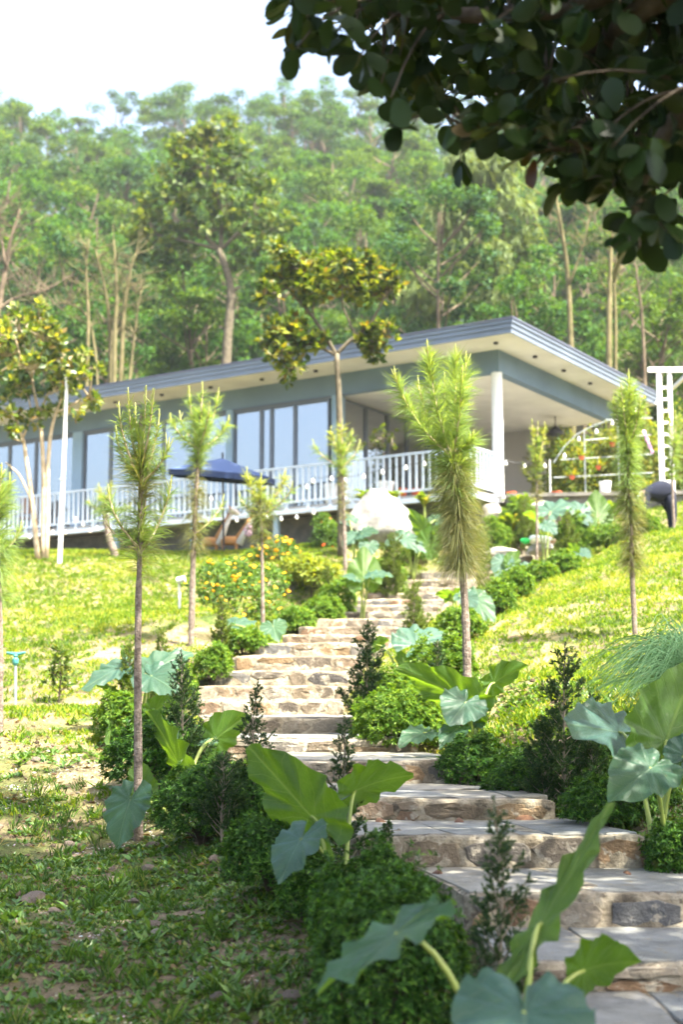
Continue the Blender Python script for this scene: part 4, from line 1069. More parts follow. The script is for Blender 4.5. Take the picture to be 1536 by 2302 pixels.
pine('narrow bottle-brush pine on the lawn near the white pergola', 16.0,
     [(1430, 1436), (1424, 1330), (1420, 1200), (1414, 1060), (1412, 960), (1415, 880)], [.034, .03, .027, .024, .02, .012],
     [(1270, 1090, 1600, .25, 92, .75, 'o'), (1150, 990, 1700, .24, 85, .45, 'g'), (1010, 870, 1500, .20, 62, .15, 'g')],
     [(1413, 990, 1415, 850, 0, 420, .17, 'g'), (1413, 990, 1382, 905, .1, 300, .16, 'g'), (1413, 1000, 1440, 910, -.1, 300, .16, 'g'), (1413, 980, 1398, 880, -.1, 240, .15, 'g')], 7)
pine('young pine on the upper lawn beside the bending person', 25.0,
     [(1518, 1208), (1514, 1130), (1512, 1050), (1517, 990)], [.03, .026, .02, .012],
     [(1080, 980, 700, .22, 70, .3, 'g')],
     [(1516, 1010, 1505, 940, 0, 200, .16, 'g'), (1516, 1010, 1540, 945, .1, 200, .16, 'g'), (1516, 1020, 1520, 935, .1, 200, .16, 'g')], 8)
pine('young pine cut by the picture edge beside the garden sprinkler', 13.0,
     [(-2, 1660), (-1, 1500), (-3, 1340), (-8, 1200), (-10, 1110)], [.036, .033, .03, .024, .014],
     [(1340, 1200, 900, .27, 85, .9, 'g'), (1240, 1080, 900, .26, 60, .2, 'g')],
     [(-8, 1180, 2, 1065, 0, 360, .18, 'g'), (-8, 1180, 20, 1085, .1, 300, .18, 'g'), (-8, 1180, -40, 1070, 0, 300, .18, 'g'), (-6, 1250, 45, 1190, .1, 160, .16, 'g')], 9)
pine('small leaning pine with thick brown stem at the crest of the lawn', 27.5,
     [(262, 1250), (245, 1210), (236, 1160), (238, 1120)], [.07, .075, .06, .03],
     [(1150, 1090, 500, .26, 70, .5, 'g')],
     [(238, 1130, 222, 1095, 0, 120, .16, 'y'), (238, 1130, 250, 1090, 0, 120, .16, 'y'), (240, 1150, 200, 1130, .1, 120, .18, 'g'), (240, 1150, 290, 1140, .1, 120, .18, 'g')], 10)

# ------------------------------------------------------------------ broadleaf garden trees
gt_leaf = leafmat('garden_tree_leaf', [(.014, .034, .012), (.034, .070, .014), (.085, .135, .014), (.19, .225, .018), (.15, .10, .02)], trans=.38, rough=.4, spec=.3, pos=[0, .3, .58, .86, 1])
gt_leaf2 = leafmat('garden_tree_leaf_olive', [(.022, .05, .012), (.05, .095, .014), (.115, .165, .02), (.21, .225, .035), (.14, .085, .025)], trans=.42, rough=.4, spec=.5, pos=[0, .3, .62, .9, 1])
def leafy_tree(name, label, d, foot, stems, clusters, leaf_m, bark, lsize, dens, seed, cat='tree', group=None, sr=.05, updir=.9):
    r = np.random.default_rng(seed); p = on_ground(*foot, d); root = empty(name, p, label, cat, group)
    nodes_ = []
    for pts, r0, r1 in stems:
        P = np.array([at(q[0], q[1], d + (q[2] if len(q) > 2 else 0)) for q in pts])
        if pts[0][1] >= foot[1] - 60: P[0][2] = min(P[0][2], gz(P[0][0], P[0][1]) - .05)
        tt = np.linspace(0, 1, 16); P = np.stack([np.interp(tt, np.linspace(0, 1, len(P)), P[:, i]) for i in range(3)], 1)
        P[1:-1] += r.normal(size=(14, 3))*.012
        for _ in range(2): P[1:-1] = P[:-2]*.25 + P[1:-1]*.5 + P[2:]*.25
        part(root, 'trunk' if r0 > sr else 'branch', *tube(P, np.linspace(r0, r1, 16), 8), bark, None, True); nodes_.append(P[5:])
    nodes_ = np.concatenate(nodes_); Ps, Ds, Us = [], [], []; tw = MB()
    for cx, cy, cr, *dd in clusters:
        c = at(cx, cy, d + (dd[0] if dd else r.uniform(-.6, .6))); R_ = cr*d/FPX
        j = np.argmin(np.linalg.norm(nodes_ - c, axis=1)); mid = (nodes_[j]+c)/2 + [0, 0, -.08]
        tw.add(*tube(bez(nodes_[j], mid, c, 6), np.linspace(.028, .012, 6), 5))
        nt_ = max(4, int(dens*(cr/50)**2)); dv = unit(r.normal(size=(nt_, 3)) + [0, 0, .35]); tips = c + dv*R_*r.uniform(.45, 1.05, (nt_, 1))*[1, 1, .8]
        for t_ in tips:
            tw.add(*tube([c, (c+t_)/2 + [0, 0, .03], t_], [.010, .007, .004], 4)); k = r.integers(6, 11)
            ax = unit(unit(t_-c) + [0, 0, updir]); dd_ = unit(ax*r.uniform(.1, .8, (k, 1)) + unit(r.normal(size=(k, 3)))*.8)
            Ps.append(t_ + dd_*.02); Ds.append(dd_); Us.append(ax[None] + r.normal(size=(k, 3))*.35)
    tag(tw.build(root, 'twig', bark), kind='stuff')
    Ps = np.concatenate(Ps); Ds = np.concatenate(Ds); Us = np.concatenate(Us); S = r.uniform(.7, 1.15, len(Ps))*lsize
    V, F = scatter(*LEAF2, frames(Ds, Us), Ps, np.stack([S*.62, S, S*.6], 1)); part(root, 'crown', V, F, leaf_m)
    return root
leafy_tree('ornamental_tree', 'flat-topped yellow-leaved tree standing in front of the blue facade', 27.0, (768, 1262),
    [([(768, 1262), (768, 1100), (765, 980), (762, 880), (757, 795)], .085, .055), ([(757, 800), (735, 760), (700, 705), (655, 660), (630, 630)], .05, .02), ([(757, 795), (790, 762), (835, 730), (865, 670)], .045, .018),
     ([(703, 712), (705, 675), (715, 640)], .03, .015), ([(757, 800), (720, 780), (660, 775), (620, 770)], .035, .014), ([(800, 755), (770, 690), (770, 640)], .025, .012), ([(790, 765), (840, 765), (870, 760)], .025, .012)],
    [(620, 640, 40), (660, 600, 45), (715, 610, 55), (700, 655, 48), (770, 605, 50), (800, 650, 45), (850, 635, 48), (890, 622, 24), (636, 568, 24), (815, 590, 28), (600, 660, 25), (730, 640, 45), (755, 580, 22), (845, 665, 30), (870, 650, 30),
     (640, 755, 52), (600, 775, 24), (690, 775, 38), (655, 830, 24), (720, 770, 26), (632, 800, 28), (830, 775, 34), (862, 750, 30), (815, 745, 20), (840, 795, 20), (645, 850, 14)], gt_leaf, bark_olive, .185, 46, 31)
leafy_tree('ornamental_tree', 'many-stemmed olive-leaved tree beside the thin white pole', 27.0, (95, 1232),
    [([(85, 1232), (72, 1130), (60, 1040), (50, 985), (30, 930)], .055, .025), ([(98, 1232), (98, 1100), (96, 1000), (88, 930), (70, 850)], .06, .025), ([(104, 1230), (106, 1080), (110, 990), (122, 930), (150, 870)], .055, .022),
     ([(75, 1140), (45, 1070), (12, 1040)], .03, .015), ([(88, 930), (110, 880), (125, 830)], .028, .014), ([(50, 985), (70, 930), (60, 880)], .025, .012), ([(122, 930), (170, 905), (200, 890)], .025, .012), ([(70, 850), (40, 790), (30, 740)], .022, .01), ([(70, 850), (100, 790), (105, 740)], .022, .01)],
    [(40, 740, 50), (95, 765, 48), (10, 800, 45), (70, 830, 44), (150, 805, 38), (180, 860, 32), (200, 900, 28), (120, 880, 34), (30, 880, 38), (60, 945, 24), (160, 925, 30), (-20, 760, 50), (85, 705, 30), (15, 930, 26), (208, 830, 18), (40, 700, 25), (130, 760, 30), (185, 800, 22), (100, 920, 22), (-30, 850, 45), (20, 980, 18)], gt_leaf2, bark_tan, .185, 26, 32, sr=.051)

# lantana in flower
lan_leaf = leafmat('lantana_leaf', [(.03, .075, .015), (.06, .13, .022), (.11, .19, .03)], trans=.4)
flo = varied('orange_flower', [(.75, .22, .01), (.85, .42, .01), (.90, .62, .03)], 60, .6, 0, 40, .2)
flo_r = plain('red_pot_flower', (.75, .10, .02), .6, .2)
def flowering(name, label, lobes, d, nleaf, nflow, seed, fs=.028, ls=.07, fm=flo, leafm=None):
    r = np.random.default_rng(seed); c0 = on_ground(lobes[0][0], lobes[0][1], d); root = empty(name, c0, label, 'bush'); Ps, Ds, Us = [], [], []; tops = []; mb = MB()
    for cx, cy, hw, hh, dd, wgt in lobes:
        c = at(cx, cy, d+dd); Rx = hw*d/FPX; Rz = hh*d/FPX; n = int(nleaf*wgt); D = unit(r.normal(size=(n, 3))); D[:, 2] = np.where(D[:, 2] < -.35, -D[:, 2], D[:, 2])
        rad = r.uniform(.5, 1, n)**.5*(1 + .2*noise1(D*3, seed)); P = c + D*rad[:, None]*[Rx, Rx, Rz]
        Ps.append(P); Ds.append(unit(D*.4 + unit(r.normal(size=(n, 3)))*.8)); Us.append(D + [0, 0, .8])
        nf = int(nflow*wgt); Df = unit(r.normal(size=(nf, 3)) + [0, -.5, .5]); tops.append(c + Df*[Rx, Rx, Rz]*1.06)
        for i in range(8):
            e = c + unit(r.normal(size=3))*[Rx*.8, Rx*.8, Rz*.8]; f0 = c.copy(); f0[2] = gz(c[0], c[1]) - .02; mb.add(*tube([f0, (f0+c)/2, e], [.014, .01, .004], 5))
    Ps = np.concatenate(Ps); Ds = np.concatenate(Ds); Us = np.concatenate(Us); S = r.uniform(.7, 1.2, len(Ps))*ls
    V, F = scatter(*LEAF2, frames(Ds, Us), Ps, np.stack([S*.55, S, S*.6], 1)); part(root, 'foliage', V, F, leafm or lan_leaf); mb.build(root, 'stem', bark_dark)
    Vf, Ff = lathe([(.2, -.3), (.85, -.1), (1, .15), (.8, .42), (.35, .6)], 8); fme = make_mesh('flower', Vf, Ff, fm)
    for p in np.concatenate(tops):
        o = link('flower', fme, root); o.location = p - origin(root); s = fs*r.uniform(.7, 1.3); o.scale = (s, s, s*.8); o.rotation_euler = (r.uniform(-.7, .7), r.uniform(-.7, .7), 0)
flowering('lantana_bush', 'broad lantana bush dotted with orange flowers beside the pine trunks', [(540, 1370, 95, 75, 0, 1.0), (480, 1320, 62, 60, .2, .6), (590, 1320, 62, 52, .5, .6), (530, 1295, 52, 42, .8, .5)], 20.8, 1700, 34, 51)
flowering('lantana_bush', 'small lantana bush with orange flowers against the dark slate wall', [(625, 1245, 48, 36, 0, 1.0), (585, 1255, 40, 25, .2, .5), (665, 1268, 36, 26, -.2, .5)], 27.0, 900, 22, 52, fs=.04)
flowering('flowering_shrub', 'dark leafy shrub with few red flowers against the deck post', [(738, 1215, 38, 42, 0, 1.0), (725, 1180, 24, 26, .1, .4), (760, 1235, 26, 22, -.1, .4)], 28.0, 1200, 6, 53, fs=.05, fm=flo_r)
tuft_leaf = leafmat('meadow_leaf', [(.09, .14, .02), (.16, .21, .03), (.24, .27, .05)], trans=.45)
flowering('meadow_clump', 'wispy yellow-green weed clump between the lantana and the boulder', [(700, 1290, 48, 34, 0, 1.0), (668, 1290, 40, 38, .5, .7), (730, 1300, 40, 28, -.3, .6)], 24.0, 1000, 0, 54, ls=.12, leafm=tuft_leaf)

# fountain grass
fg_m = leafmat('fountain_grass_blade', [(.05, .115, .065), (.09, .18, .11), (.16, .27, .18)], trans=.35, rough=.45)
fg = empty('fountain_grass', on_ground(1570, 1575, 11.2), 'big arching tuft of blue-green fountain grass on the lawn', 'grass tuft')
r = np.random.default_rng(66); c0 = np.array(fg.location); Vs, Fs = [], []; n_ = 0
for i in range(1150):
    az = r.uniform(0, 6.28); out = r.uniform(.25, .95); hgt = r.uniform(.32, .82)*(1.15 - .4*out); b0 = c0 + [r.normal()*.07, r.normal()*.07, 0]
    e = b0 + [math.cos(az)*out, math.sin(az)*out, hgt*r.uniform(.0, .55)]; m0 = b0 + [math.cos(az)*out*.38, math.sin(az)*out*.38, hgt*1.5]
    P = bez(b0, m0, e, 8); T = unit(np.gradient(P, axis=0)); sd = unit(np.cross(T, [math.sin(az), -math.cos(az), .35])); w = np.array([.003, .0042, .0045, .0045, .004, .003, .002, .0004])[:, None]
    Vs.append(np.stack([P-sd*w, P+sd*w], 1).reshape(-1, 3)); Fs.append(np.array([(2*k, 2*k+1, 2*k+3, 2*k+2) for k in range(7)]) + n_); n_ += 16
part(fg, 'blades', np.concatenate(Vs), np.concatenate(Fs), fg_m)

# ------------------------------------------------------------------ the shade tree whose branches hang into the picture
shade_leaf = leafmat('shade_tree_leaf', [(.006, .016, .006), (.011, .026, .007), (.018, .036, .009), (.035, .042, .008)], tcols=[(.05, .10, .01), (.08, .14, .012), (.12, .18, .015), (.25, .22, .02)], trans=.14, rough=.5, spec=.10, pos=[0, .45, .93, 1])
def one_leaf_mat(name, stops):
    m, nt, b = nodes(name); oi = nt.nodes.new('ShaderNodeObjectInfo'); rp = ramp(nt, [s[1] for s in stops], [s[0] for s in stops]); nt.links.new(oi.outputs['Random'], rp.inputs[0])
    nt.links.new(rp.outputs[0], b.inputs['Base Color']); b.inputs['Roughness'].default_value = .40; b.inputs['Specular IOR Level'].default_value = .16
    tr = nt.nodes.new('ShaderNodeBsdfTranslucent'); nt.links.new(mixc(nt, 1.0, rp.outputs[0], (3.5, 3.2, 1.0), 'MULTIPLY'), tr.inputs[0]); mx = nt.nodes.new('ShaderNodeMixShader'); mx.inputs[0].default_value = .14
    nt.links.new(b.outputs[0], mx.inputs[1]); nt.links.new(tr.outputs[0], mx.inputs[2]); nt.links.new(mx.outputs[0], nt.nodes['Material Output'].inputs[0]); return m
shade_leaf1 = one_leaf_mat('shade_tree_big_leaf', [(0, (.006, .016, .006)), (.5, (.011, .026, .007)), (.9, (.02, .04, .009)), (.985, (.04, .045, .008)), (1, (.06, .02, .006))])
tb = np.array([3.3, 1.9, gz(3.3, 1.9)]); shade = empty('shade_tree', tb, 'large dark broadleaf tree whose boughs hang over the stone steps', 'tree')
r = np.random.default_rng(77)
fork = tb + [.1, .3, 4.6]
part(shade, 'trunk', *tube(bez(tb - [0, 0, .2], tb + [-.15, 0, 2.2], fork, 10), np.linspace(.24, .16, 10), 12), bark_dark, None, True)
limbs = [[fork, at(1650, -250, 4.2), at(1350, 20, 5.2), at(1000, 40, 5.4), at(760, 10, 5.5)], [fork, at(1800, 50, 4.0), at(1560, 220, 4.9), at(1430, 400, 5.1), at(1430, 540, 5.1)],
         [fork, at(1600, -100, 4.6), at(1250, 180, 5.6), at(1060, 300, 5.6)], [fork, fork + [-2, 1.5, 1.8], fork + [-4, 3, 2.6]], [fork, fork + [-1, 3, 2], fork + [-1.2, 5.6, 3.2]], [fork, fork + [1.5, 1, 2.5], fork + [3.2, 1.5, 3.5]],
         [fork, fork + [-.5, -.8, 2.5], fork + [-1.5, -2.5, 3.6]], [fork, fork + [1, 3, 2.2], fork + [1.6, 5.2, 3.0]], [fork, at(1700, 100, 4.8), at(1480, 330, 5.8), at(1300, 330, 5.8), at(1180, 330, 5.6)]]
nodes_ = []
for lm in limbs:
    lm = np.array(lm); tt = np.linspace(0, 1, 18); P = np.stack([np.interp(tt, np.linspace(0, 1, len(lm)), lm[:, i]) for i in range(3)], 1)
    for _ in range(3): P[1:-1] = P[:-2]*.25 + P[1:-1]*.5 + P[2:]*.25
    part(shade, 'branch', *tube(P, np.linspace(.085, .012, 18), 8), bark_dark, None, True); nodes_.append(P[4:])
nodes_ = np.concatenate(nodes_)
ends = [(640, 15), (650, 60), (668, 130), (690, 60), (655, 25), (700, 20), (668, 108), (740, 60), (745, 105), (790, 140), (860, 165), (850, 235), (880, 240), (905, 300), (945, 270), (960, 230), (1035, 385), (1080, 300), (1105, 360), (1150, 330), (1190, 370), (1240, 360), (1262, 430), (1320, 425), (1368, 455), (1330, 380), (1420, 505), (1440, 580), (1415, 570), (1460, 560), (1490, 450), (1500, 540), (1530, 470), (1470, 510), (1120, 270), (1010, 300), (1400, 440), (1290, 340), (1520, 400), (820, 60), (810, 150), (900, 150)]
edge_x = [600, 660, 740, 800, 880, 960, 1060, 1180, 1300, 1400, 1480, 1560]; edge_y = [-60, 20, 60, 130, 220, 280, 300, 330, 380, 440, 440, 430]
tufts = [at(x, y - 22, r.uniform(4.7, 5.6)) for x, y in ends]
while len(tufts) < 660:
    x = r.uniform(640, 2150); y = r.uniform(-120, 450)
    if y < np.interp(x, edge_x, edge_y) - 40*r.random() and r.random() < (.35 + .65*min(1, (x-600)/400)): tufts.append(at(x, y, r.uniform(4.6, 7.4)))
P_, D_, U_ = [], [], []; tw = MB()
for i, c in enumerate(tufts):
    j = np.argmin(np.linalg.norm(nodes_ - c, axis=1)); a = nodes_[j]
    if i < 170: tw.add(*tube(bez(a, (a+c)/2 + [0, 0, .12], c, 6), np.linspace(.008, .0035, 6), 5))
    k = r.integers(4, 8) if i < len(ends) else r.integers(5, 9)
    ax = unit((c - a) + [0, 0, -.25]); dd = unit(ax*r.uniform(.0, .9, (k, 1)) + unit(r.normal(size=(k, 3)))*.75 + [0, 0, -.12])
    P_.append(c + dd*.02 - ax*r.uniform(0, .10, (k, 1))); D_.append(dd); U_.append(r.normal(size=(k, 3))*.7 + [0, 0, .6])
tag(tw.build(shade, 'twig', bark_dark), kind='stuff')
P_ = np.concatenate(P_); D_ = np.concatenate(D_); U_ = np.concatenate(U_); S_ = r.uniform(.085, .138, len(P_)); M_ = frames(D_, U_)
px_, py_ = project(P_ + D_*.07); vis = (px_ > 5) & (px_ < 1531) & (py_ > 5) & (py_ < 700)
order = np.argsort(np.where(vis, P_[:, 1], 99)); solo = order[:300]; rest = order[300:]
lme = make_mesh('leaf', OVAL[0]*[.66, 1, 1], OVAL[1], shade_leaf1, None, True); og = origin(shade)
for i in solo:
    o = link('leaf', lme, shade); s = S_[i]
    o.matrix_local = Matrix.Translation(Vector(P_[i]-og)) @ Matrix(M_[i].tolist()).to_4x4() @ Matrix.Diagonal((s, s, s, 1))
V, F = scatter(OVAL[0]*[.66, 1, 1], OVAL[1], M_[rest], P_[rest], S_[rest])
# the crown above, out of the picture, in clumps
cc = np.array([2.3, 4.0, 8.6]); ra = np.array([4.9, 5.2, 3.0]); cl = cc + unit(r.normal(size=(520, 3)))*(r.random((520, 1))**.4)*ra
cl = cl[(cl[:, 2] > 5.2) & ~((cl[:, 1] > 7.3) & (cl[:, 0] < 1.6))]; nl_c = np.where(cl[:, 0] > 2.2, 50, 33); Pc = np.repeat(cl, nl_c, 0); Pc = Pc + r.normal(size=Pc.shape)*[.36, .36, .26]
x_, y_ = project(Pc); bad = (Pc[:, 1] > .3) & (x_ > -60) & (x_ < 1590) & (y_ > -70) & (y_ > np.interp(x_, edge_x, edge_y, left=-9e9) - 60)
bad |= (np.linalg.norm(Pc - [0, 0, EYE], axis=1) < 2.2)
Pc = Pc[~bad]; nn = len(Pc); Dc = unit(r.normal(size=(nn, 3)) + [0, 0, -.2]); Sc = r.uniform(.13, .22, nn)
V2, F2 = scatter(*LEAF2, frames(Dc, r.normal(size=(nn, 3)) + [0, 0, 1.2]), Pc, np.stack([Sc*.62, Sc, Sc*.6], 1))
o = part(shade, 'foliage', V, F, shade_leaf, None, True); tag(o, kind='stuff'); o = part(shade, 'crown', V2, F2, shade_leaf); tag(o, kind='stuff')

# ================================================================== GROUND COVER
lawn_m = leafmat('lawn_blade', [(.03, .085, .008), (.085, .165, .010), (.16, .24, .016), (.30, .31, .05)], trans=.40, rough=.5, spec=.15, pos=[0, .35, .75, 1], big=1.1)
weed_m = leafmat('weed_leaf', [(.024, .068, .012), (.05, .12, .018), (.10, .185, .028), (.20, .22, .05)], trans=.3, rough=.36, spec=.32, pos=[0, .45, .85, 1])
straw_m = leafmat('straw_blade', [(.24, .19, .09), (.34, .28, .14), (.20, .19, .06)], trans=.3, rough=.7, spec=.2)
def cover(n, x0, x1, y0, y1, thr, seed, freq=1.6):
    r = np.random.default_rng(seed); x = r.uniform(x0, x1, n); y = r.uniform(y0, y1, n)
    keep = (np.abs(x) < .265*y + 1.7) & ~in_steps(x, y)
    f = noise1(np.stack([x*freq, y*freq], -1), 13)*.6 + noise1(np.stack([x*freq*3.1, y*freq*3.1], -1), 14)*.5
    keep &= f > thr(x, y) + r.normal(size=n)*.12
    return x[keep], y[keep]
def clumps(x, y, k, ln, w, seed, tilt=(15, 65)):
    r = np.random.default_rng(seed); n = len(x); base = np.stack([x, y, ground_z(x, y)], -1)
    P = np.repeat(base, k, 0) + np.c_[r.normal(size=(n*k, 2))*.022, np.zeros(n*k)]
    az = r.uniform(0, 6.28, n*k); tl = np.radians(r.uniform(*tilt, n*k)); D = np.stack([np.cos(az)*np.sin(tl), np.sin(az)*np.sin(tl), np.cos(tl)], -1)
    L = r.uniform(.55, 1.2, n*k)*np.repeat(ln*r.uniform(.6, 1.3, n), k); U = np.stack([-np.cos(az)*np.cos(tl), -np.sin(az)*np.cos(tl), np.sin(tl)], -1) + r.normal(size=(n*k, 3))*.25
    return scatter(*LEAF2, frames(D, U), P, np.stack([np.full(n*k, w)*r.uniform(.7, 1.3, n*k), L, L*.5], 1))
def bare(cx, cy, rx, ry, a):   # worn patches given in photo pixels turned to ground positions
    return (cx, cy, rx, ry, a)
PATCH = [(-2.1, 11.0, .9, .9, .75), (-1.3, 11.6, .5, .7, .6), (-2.6, 9.6, .8, .6, .4), (-2.3, 12.6, 1.7, 1.5, 1.2), (-1.8, 18.3, 1.9, .9, 1.2), (-3.3, 15.6, 1.3, 1.2, .8), (1.9, 13.6, 1.4, .9, .35), (-1.5, 10.4, .8, 1.1, .5), (3.9, 24.6, 3, .7, .8), (2.2, 17.2, 1.2, .8, .3)]
def lawn_thr(x, y):
    t = np.full(x.shape, -.75)
    for cx, cy, rx, ry, a in PATCH: t += a*np.exp(-((x-cx)/rx)**2 - ((y-cy)/ry)**2)
    return t
x, y = cover(88000, -10.5, 10.5, 10.4, 31, lawn_thr, 81)
o = link('lawn_grass', make_mesh('lawn_grass', *clumps(x, y, 6, .072, .017, 82), lawn_m)); tag(o, 'low sunlit yellow-green grass covering the slope', 'grass', None, 'stuff')
x, y = cover(9000, -9.5, 9.5, 9.5, 30, lambda x, y: np.full(x.shape, -.5), 83)
o = link('dry_grass', make_mesh('dry_grass', *clumps(x, y, 5, .06, .008, 84, (30, 80)), straw_m)); tag(o, 'thin dry straw lying in the lawn', 'straw', None, 'stuff')
def weed_thr(x, y):
    t = np.full(x.shape, -.42)
    for cx, cy, rx, ry, a in PATCH: t += a*.8*np.exp(-((x-cx)/rx)**2 - ((y-cy)/ry)**2)
    return t
x, y = cover(48000, -4.4, 4.4, 4.6, 12.6, weed_thr, 85, 2.2)
o = link('ground_weeds', make_mesh('ground_weeds', *clumps(x, y, 8, .040, .021, 86, (30, 88)), weed_m)); tag(o, 'low dark green weeds growing in the shaded soil', 'weeds', None, 'stuff')
x, y = cover(1500, -3.4, 3.2, 4.6, 11.5, lambda x, y: np.full(x.shape, .1), 87, 2.0)
o = link('grass_tufts', make_mesh('grass_tufts', *clumps(x, y, 12, .11, .0065, 88, (8, 50)), weed_m)); tag(o, 'thin grass tufts growing among the shaded weeds', 'grass', None, 'stuff')

# gravel (uncountable) and single stones, dead leaves
peb_m = varied('pebble', [(.12, .105, .085), (.22, .20, .165), (.34, .31, .27)], 7, .85, .4, 60, .2)
ICO_V, ICO_F = [], []
bm = bmesh.new(); bmesh.ops.create_icosphere(bm, subdivisions=1, radius=1.0); bm.verts.ensure_lookup_table()
ICO_V = np.array([v.co[:] for v in bm.verts]); ICO_F = np.array([[v.index for v in f.verts] for f in bm.faces]); bm.free()
r = np.random.default_rng(91)
x, y = cover(14000, -4.5, 3.5, 4.8, 20, lambda x, y: .25 - lawn_thr(x, y)*1.0, 92, 1.9)
N = len(x); S = r.uniform(.004, .017, N)*np.where(r.random(N) < .08, 1.9, 1.0)
icv = ICO_V*(1 + .22*np.sin(ICO_V @ np.array([3.1, 5.3, 2.2]) + 1)[:, None])
V, F = scatter(icv, ICO_F, frames(rand_dirs(N, r), rand_dirs(N, r)), np.stack([x, y, ground_z(x, y) + S*.2], -1), np.stack([S, S*r.uniform(.7, 1.4, N), S*.6], 1))
o = link('gravel', make_mesh('gravel', V, F, peb_m)); tag(o, 'loose pale gravel scattered over bare soil', 'gravel', None, 'stuff')
clod_m = varied('soil_clod', [(.05, .036, .024), (.10, .075, .05), (.17, .135, .10)], 5, .95, .6, 50, .1)
x, y = cover(9000, -3.3, 2.6, 4.8, 13.0, lambda x, y: np.full(x.shape, -.2) , 94, 2.6)
N = len(x); S = r.uniform(.005, .016, N)*np.where(r.random(N) < .10, 1.9, 1.0)
V, F = scatter(icv, ICO_F, frames(rand_dirs(N, r), rand_dirs(N, r)), np.stack([x, y, ground_z(x, y) + S*.25], -1), np.stack([S, S*r.uniform(.7, 1.4, N), S*.7], 1))
o = link('soil_clods', make_mesh('soil_clods', V, F, clod_m)); tag(o, 'dark crumbs of soil between the shaded weeds', 'soil', None, 'stuff')
litter_m = leafmat('litter_leaf', [(.05, .028, .015), (.11, .06, .03), (.18, .12, .06), (.10, .09, .05)], trans=.15, rough=.7, spec=.1)
x, y = cover(1500, -3.3, 2.6, 4.8, 14.0, lambda x, y: np.full(x.shape, -.9), 95, 2.0)
N = len(x); az = r.uniform(0, 6.28, N); D = np.stack([np.cos(az), np.sin(az), r.uniform(-.2, .3, N)], -1); S = r.uniform(.03, .085, N)
V, F = scatter(*LEAF2, frames(D, r.normal(size=(N, 3))*.3 + [0, 0, 1]), np.stack([x, y, ground_z(x, y) + .012], -1), np.stack([S*.5, S, S*1.2], 1))
o = link('leaf_litter', make_mesh('leaf_litter', V, F, litter_m)); tag(o, 'brown dry leaf litter strewn over the shaded slope', 'leaf litter', None, 'stuff')
x, y = cover(1500, -3.3, 2.8, 4.8, 13.5, lambda x, y: np.full(x.shape, .15), 96, 1.7)
o = link('broad_weeds', make_mesh('broad_weeds', *clumps(x, y, 9, .10, .034, 97, (35, 85)), leafmat('broad_weed_leaf', [(.04, .10, .02), (.075, .16, .03), (.13, .22, .05)], trans=.3, rough=.35, spec=.35))); tag(o, 'broad-leaved lighter weeds among the shaded ground cover', 'weeds', None, 'stuff')
def rock_shape(seed, amp=.28, sub=3):
    bm = bmesh.new(); bmesh.ops.create_icosphere(bm, subdivisions=sub, radius=1.0); bm.verts.ensure_lookup_table()
    V = np.array([v.co[:] for v in bm.verts]); F = np.array([[v.index for v in f.verts] for f in bm.faces]); bm.free()
    q = np.random.default_rng(seed)
    for _ in range(9):                                      # flat broken faces
        nrm = unit(q.normal(size=3)); h = q.uniform(.62, .95); dd = V @ nrm; V = V - np.outer(np.maximum(0, dd-h), nrm)*.9
    return V*(1 + amp*.35*noise1(V*1.8, seed) + amp*.12*noise1(V*5, seed+1))[:, None], F
stone_b = varied('brown_field_stone', [(.09, .07, .055), (.17, .135, .105), (.25, .21, .17)], 14, .9, .8, 40, .2)
rock_me = [make_mesh('stone', *rock_shape(100+i, .3, 2), stone_b) for i in range(4)]
for i, (px, py, d, s) in enumerate([(490, 2268, 6.55, .045), (655, 2300, 6.4, .05), (312, 1832, 10.4, .05), (300, 2040, 8.2, .055), (70, 2030, 8.3, .08), (485, 1965, 8.9, .05), (250, 1975, 8.8, .05), (350, 2110, 7.6, .05), (240, 1815, 10.6, .06), (80, 1730, 12, .05), (160, 1880, 9.9, .05), (330, 1950, 9.0, .055), (505, 1975, 8.7, .045), (345, 1905, 9.7, .055), (120, 2060, 8.0, .045)]):
    p = on_ground(px, py, d); o = link('stone', rock_me[i % 4]); o.location = p + [0, 0, s*.15]; o.scale = (s, s*1.2, s*.6); o.rotation_euler = (r.uniform(-.3, .3), r.uniform(-.3, .3), r.uniform(0, 6))
    tag(o, 'loose brownish stone lying among the weeds on the shaded slope', 'stone', 'loose stones in the weeds')
dead_m = varied('dead_leaf', [(.06, .03, .016), (.11, .055, .03), (.17, .10, .05)], 12, .7, .2, 50, .3)
dl_me = make_mesh('dead_leaf', oval_leaf(.5, -.5)[0], OVAL[1], dead_m, None, True)
for i, (px, py, d, z_i, s, lab) in enumerate([(1205, 1845, 8.85, 4, .16, 'curled dead leaf on the fourth step near its right end'), (1040, 1850, 8.8, 4, .10, 'dark dead leaf lying against the middle of a riser'), (845, 1858, 8.8, 4, .10, 'small dead leaf at the shrub end of the same step'),
                                             (1402, 1952, 7.6, 3, .05, 'tiny dark dead leaf on the broad lower step'), (990, 1970, 7.6, 3, .10, 'dead leaf beside the cushion shrub on the broad lower step'), (870, 1778, 9.9, 5, .12, 'reddish dead leaf on the fifth step')]):
    p = at(px, py, d); k_ = min(range(len(SL)), key=lambda q: abs(SL[q][1] - d) + (0 if SL[q][1] <= d else 9)); p[2] = SL[k_][2] + .022
    o = link('dead_leaf', dl_me); o.location = p; o.scale = (s*.8, s, s); o.rotation_euler = (.1, .15, 1.2 + i*1.3); tag(o, lab, 'dead leaf')

